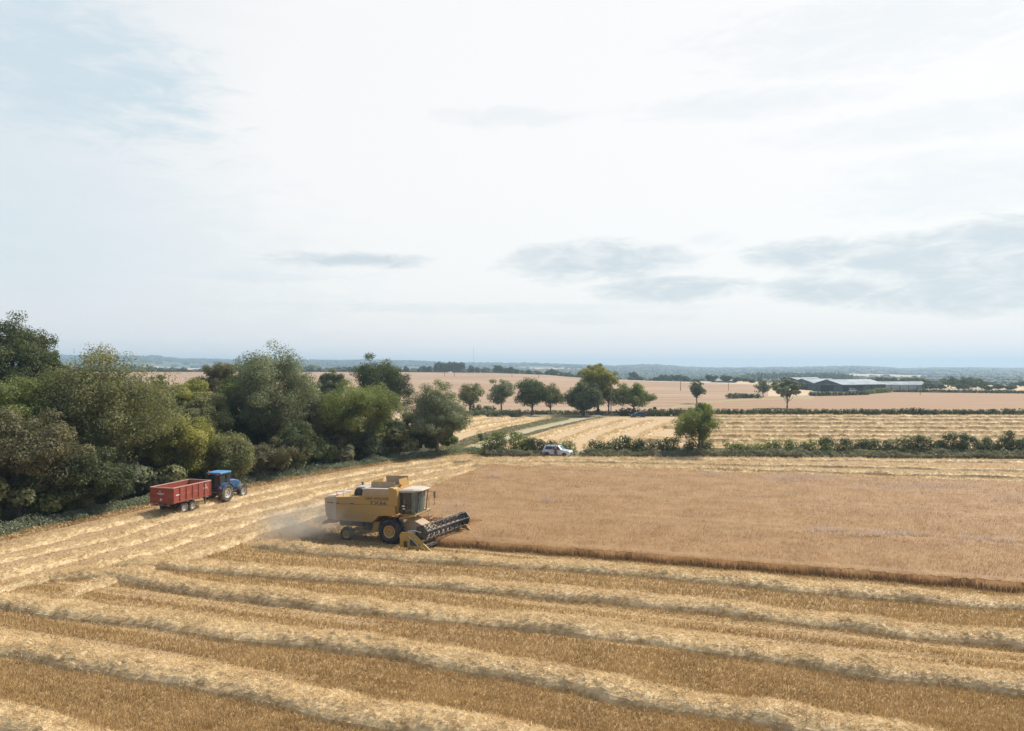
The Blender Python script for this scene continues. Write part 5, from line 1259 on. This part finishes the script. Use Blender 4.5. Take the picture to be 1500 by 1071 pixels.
def build_trailer():
    hd = math.radians(90 - 17); x, y = -30.35, 68.3    # rear axle pair centre, on the ground
    root = empty('grain_trailer', (x, y, 0), hd); tag(root, 'empty red twin axle grain trailer with open top behind the blue tractor', 'trailer')
    x0, x1, hw, zb, zt = -2.05, 2.85, 1.2, 1.12, 2.45
    MB().box(((x0 + x1) / 2, 0, zb + .04), (x1 - x0, 2 * hw, .08)).build('floor', P_redin, root)
    for s in (-1, 1):
        p = MB(); p.box(((x0 + x1) / 2, s * hw, (zb + zt) / 2), (x1 - x0, .05, zt - zb)); sp = p.build('side_panel', P_red, root)
        q = MB()
        for k in range(7): q.box((x0 + .06 + (x1 - x0 - .12) * k / 6, s * (hw + .05), (zb + zt) / 2), (.08, .06, zt - zb))
        q.build('upright', P_red, sp)
        MB().box(((x0 + x1) / 2, s * hw, zt + .03), (x1 - x0 + .04, .10, .07)).build('top_rail', P_rail, sp)
        MB().box(((x0 + x1) / 2, s * (hw + .045), zb + .05), (x1 - x0, .06, .12)).build('bottom_rail', P_red, sp)
        mk = MB(); mk.box((x1 - .75, s * (hw + .03), 1.95), (.5, .012, .05)); mk.box((x1 - .75, s * (hw + .03), 1.85), (.62, .012, .035)); mk.box((x1 - .72, s * (hw + .03), 2.15), (.14, .012, .10)); mk.box((x0 + .55, s * (hw + .03), 1.80), (.42, .012, .09)); mk.build('emblem', P_whitemark, sp)
        for k in (1.7, 2.7): MB().box((x0 + k, s * (hw + .03), 1.82), (.7, .01, .02)).build('rubbing_strip', P_rail, sp)
    MB().box((x1, 0, (zb + zt) / 2), (.05, 2 * hw, zt - zb)).build('front_panel', P_redin, root); MB().box((x1, 0, zt + .03), (.1, 2 * hw - .1, .07)).build('top_rail', P_rail, root)
    tg = MB(); tg.box((x0, 0, (zb + zt) / 2 - .02), (.05, 2 * hw, zt - zb + .04)); tg_ = tg.build('tailgate', P_red, root)
    MB().box((x0 - .03, 0, zt + .03), (.09, 2 * hw - .1, .07)).build('top_rail', P_rail, tg_)
    e = MB(); e.cyl((x0 - .03, .15, 2.13), (x0 - .045, .15, 2.13), .06, 12); e.box((x0 - .032, .1, 1.95), (.012, .75, .06)); e.box((x0 - .032, .1, 1.87), (.012, .4, .03)); e.build('emblem', P_whitemark, tg_)
    MB().cyl((x0 - .03, .05, 1.42), (x0 - .05, .05, 1.42), .11, 16).build('speed_disc', P_whitemark, tg_)
    MB().box((x0 - .05, 0, .95), (.06, 1.9, .14)).build('light_bar', P_chassis, root)
    for s in (-1, 1): MB().box((x0 - .09, s * .8, .95), (.03, .2, .1)).build('tail_light', P_orange, root)
    c = MB(); 
    for s in (-1, 1): c.box(((x0 + x1) / 2 - .1, s * .42, .98), (x1 - x0 - .4, .12, .22))
    c.tube([(x1 - .3, .42, .95), (x1 + 1.15, 0, .68)], .07, 6); c.tube([(x1 - .3, -.42, .95), (x1 + 1.15, 0, .68)], .07, 6); c.box((x1 + 1.2, 0, .66), (.3, .12, .08)); c.box((.0, 0, .75), (1.4, .9, .14)); c.build('chassis', P_chassis, root)
    MB().cyl((x1 - .5, 0, .95), (x1 - .3, 0, 1.1), .12, 10).build('tipping_ram', P_steel, root)
    MB().box((x1 + .1, -.5, .55), (.1, .1, .8)).build('stand', P_chassis, root)
    for xx in (-.56, .56):
        MB().box((xx, 0, .50), (.12, 2.0, .12)).build('axle', P_chassis, root)
        for s in (-1, 1): wheel(root, xx, s * .98, .50, .50, .36, P_rubberd, P_rimpale, out=s, dish=.5, lug=False)
    return root
build_trailer()

# ------------------------------------------------------------------ cars
def car(label, x, y, rz, body_mat, L=4.2, W=1.8, Ht=1.68, suv=True, name='parked_car', z=0.0):
    root = empty(name, (x, y, z), rz); tag(root, label, 'car', None)
    hw = W / 2
    if suv: low = [(-L / 2, .42), (-L / 2 - .02, .95), (-L / 2 + .08, 1.08), (L / 2 - 1.15, 1.10), (L / 2 - .25, 1.0), (L / 2, .85), (L / 2 + .02, .42), (L / 2 - .2, .28), (-L / 2 + .2, .28)]; up = [(-L / 2 + .10, 1.08), (-L / 2 + .28, Ht - .06), (-L / 2 + .5, Ht), (.35, Ht), (L / 2 - 1.12, 1.10)]
    else: low = [(-L / 2, .40), (-L / 2, .85), (-L / 2 + .1, .95), (L / 2 - 1.1, .95), (L / 2 - .3, .80), (L / 2, .62), (L / 2, .35), (L / 2 - .2, .22), (-L / 2 + .2, .22)]; up = [(-L / 2 + .15, .95), (-L / 2 + .65, Ht - .04), (-L / 2 + 1.1, Ht), (.15, Ht - .02), (L / 2 - 1.2, .95)]
    def shell(prof, w0, w1, zref0, zref1):
        rings = []
        for f, ins in ((-1, 1.0), (-1, 0), (1, 0), (1, 1.0)):
            r = []
            for px_, pz in prof:
                k = (pz - zref0) / (zref1 - zref0); ww = w0 + (w1 - w0) * max(0, min(1, k)); ww -= .06 * ins * 0
                r.append((px_ * (1 - .03 * ins * 0), f * ww, pz))
            rings.append(r)
        return rings
    m = MB(); rr = shell(low, hw, hw - .04, .2, 1.1); m.loft([rr[0], rr[3]]); b = m.build('body', body_mat, root, bevel=.07)
    m = MB(); rr = shell(up, hw - .05, hw - .24, 1.0, Ht); m.loft([rr[0], rr[3]]); c = m.build('cabin', body_mat, root, bevel=.05)
    zb = up[0][1]
    for s in (-1, 1):
        def side(pts, nm, mt):
            g = MB(); vs = []
            for off in (.012, .03):
                for px_, pz in pts:
                    k = (pz - zb) / (Ht - zb); ww = (hw - .05) + (-.19) * k + off; vs.append((px_, s * ww, pz))
            n = len(pts); g.add(vs, [tuple(range(n)), tuple(range(n, 2 * n))] + [(i, (i + 1) % n, n + (i + 1) % n, n + i) for i in range(n)]); return g.build(nm, mt, root)
        zt = Ht - .12
        if suv: side([(-L / 2 + .42, zb + .08), (-L / 2 + .55, zt), (-.60, zt), (-.60, zb + .08)], 'side_window', GLC); side([(-.52, zb + .08), (-.52, zt), (.22, zt), (L / 2 - 1.42, zb + .08)], 'side_window', GLC)
        else: side([(-L / 2 + .55, zb + .06), (-L / 2 + .95, zt), (-.35, zt), (-.35, zb + .06)], 'side_window', GLC); side([(-.28, zb + .06), (-.28, zt), (.15, zt), (L / 2 - 1.45, zb + .06)], 'side_window', GLC)
        MB().box((L / 2 - 1.35, s * (hw + .06), zb + .08), (.14, .16, .12)).build('wing_mirror', body_mat, root, bevel=.02)
        for xx in (-L / 2 + .78, L / 2 - .82):
            ar = MB(); n = 14; ar.prism([(xx + math.cos(math.pi * 2 * k / n) * .40, .36 + math.sin(math.pi * 2 * k / n) * .40) for k in range(n)], s * (hw - .02) if s > 0 else -hw - .012, hw + .012 if s > 0 else -(hw - .02)); ar.build('wheel_arch', P_black, root)
            wheel(root, xx, s * (hw - .08), .33, .33, .22, P_rubber, P_steel, out=s, dish=.64, lug=False)
        MB().box((L / 2 - .03, s * hw * .72, .80 if suv else .62), (.12, .3, .15)).build('headlight', P_lamp, root, bevel=.02); MB().box((-L / 2 + .0, s * hw * .82, .92 if suv else .8), (.08, .2, .2)).build('tail_light', P_orange, root)
        for xx in (-.56, .32): MB().box((xx, s * (hw + .006), .72), (.012, .012, .6)).build('door_gap', P_black, b)
        MB().box((0, s * (hw + .012), .36), (L * .62, .03, .14)).build('sill', P_black, root)
        if suv: MB().cyl((-L / 2 + .6, s * (hw - .3), Ht + .05), (.3, s * (hw - .3), Ht + .05), .025, 6).build('roof_rail', P_grey, root)
    # windscreens
    (ax, az), (bx, bz) = up[-2], up[-1]
    def cross(p, q, nm, mt, o=.02, tp=.10, bt=.08, wa=.2):
        g = MB(); d = Vector((q[0] - p[0], q[1] - p[1])); n_ = Vector((d.y, -d.x)).normalized(); 
        if n_.x * (1 if p[0] > 0 else -1) < 0: n_ = -n_
        p2 = Vector(p) + d * tp; q2 = Vector(q) - d * bt; vs = []
        for off in (o * .3, o * 1.6):
            for pt, ww in ((p2, hw - .30), (q2, hw - .16)):
                for s in (-1, 1): vs.append((pt.x + n_.x * off, s * ww, pt.y + n_.y * off))
        g.add(vs, [(0, 1, 3, 2), (4, 6, 7, 5), (0, 2, 6, 4), (1, 5, 7, 3), (0, 4, 5, 1), (2, 3, 7, 6)]); return g.build(nm, mt, root)
    cross((ax, az), (bx, bz), 'windscreen', GLW); cross(up[1] if suv else up[1], up[0], 'rear_window', GLC)
    MB().box((L / 2 + .02, 0, .62 if suv else .45), (.05, W * .55, .16)).build('grille', P_black, root); MB().box((L / 2 + .01, 0, .40 if suv else .28), (.10, W * .9, .14)).build('bumper', P_black, root, bevel=.03)
    return root
cx_, cy_ = G(817, 669.5)
car('white compact off road car parked by the hedge with a person at its door', cx_, cy_ + .2, math.radians(-22), P_white)
px_, py_ = G(813.5, 670.5)
person('person in a red brown top standing beside the white car door', (px_, py_ - .25, 0), math.radians(100), STAND, P_shirt, P_trouser)
cx_, cy_ = G(934, 611)
car('dark blue hatchback parked by the far hedge, below the wide tree with two trunks', cx_, cy_ - .6, math.radians(180 + 14), P_navy, 4.3, 1.8, 1.45, False)
for px, Y, rz, m_, lab in ((1130, 455, 10, P_white, 'small white vehicle at the left end of the farmyard, behind the slim airy tree'), (1138, 450, 60, P_navy, 'small dark blue vehicle in the farmyard left of the lone spreading tree'), (1250, 424, 5, P_white, 'white vehicle standing in front of the large dark green barn')):
    X = X_(px, Y); car(lab, X, Y, math.radians(rz), m_, 4.6, 1.9, 1.9, True, z=gz(X, Y) - .05)

# small litter of straw heaps on the pale stubble
for i, (px, py, w) in enumerate([(1075, 638, 26), (1098, 643, 22), (1210, 611, 20), (1425, 623, 14)]):
    x, y = G(px, py); windrow('straw_heap', [(x - w * .06, y), (x, y + .4), (x + w * .06, y - .2)], 2.2, .7, ['long low straw heap right of the hedge tree in the pale stubble', 'second low straw heap just right of the long one', 'pale straw heap touching the far hedge below the lone tree', 'small straw heap in the pale stubble at the right'][i], None, 950 + i, density=60, step=.3, na=9, bw=.09, bl=(.3, .8), lumps=1)

# ------------------------------------------------------------------ dust and haze
def volume_mat(name, col, dens, noise_scale, falloff=True):
    m = bpy.data.materials.new(name); m.use_nodes = True; t = NT(m.node_tree); t.n.clear()
    out = t.node('ShaderNodeOutputMaterial'); pv = t.node('ShaderNodeVolumePrincipled'); t.l.new(pv.outputs[0], out.inputs['Volume'])
    pv.inputs['Color'].default_value = (*col, 1); pv.inputs['Anisotropy'].default_value = 0.45 if falloff else 0.2
    if falloff:
        tc = t.node('ShaderNodeTexCoord'); o = tc.outputs['Object']; r = t.vm('LENGTH', o)
        n = t.noise(t.mapping(o, (1.5, 1.2, 1)), noise_scale, 4, .6, .6)
        f = t.m('MULTIPLY', t.smooth(r, .15, 1.0, 1.0, 0.0), t.smooth(n, .36, .68)); t.l.new(t.m('MULTIPLY', f, dens), pv.inputs['Density'])
    else: pv.inputs['Density'].default_value = dens
    return m
def ellipsoid(name, loc, size, rz, mat, label):
    m = MB(); rings = []
    for k in range(1, 9):
        ph = math.pi * k / 9; rings.append([(math.sin(ph) * math.cos(2 * math.pi * q / 16), math.sin(ph) * math.sin(2 * math.pi * q / 16), math.cos(ph)) for q in range(16)])
    m.loft(rings); o = m.build(name, mat); o.location = loc; o.scale = size; o.rotation_euler = (0, 0, rz); tag(o, label, 'dust', kind='stuff'); return o
ellipsoid('dust_cloud', (-15.2, 57.4, 1.0), (7.2, 4.2, 2.5), math.radians(-15), volume_mat('dust_volume', (1.0, .93, .82), .60, 1.5), 'pale straw dust blown out behind and under the rear of the harvester')
ellipsoid('dust_haze', (-4.6, 61.5, 1.6), (2.6, 2.6, 1.8), 0, volume_mat('thin_dust_volume', (.96, .88, .78), .10, 1.3), 'thin dust drifting over the reel of the harvester')

hz = MB().box((0, 4200, 25), (14000, 9600, 190)).build('haze', volume_mat('haze_volume', (.58, .80, 1.0), 2.2e-4, 1, False))
hz.location = (0, 0, 0); tag(hz, 'pale blue summer haze in the air over the fields', 'haze', kind='stuff')
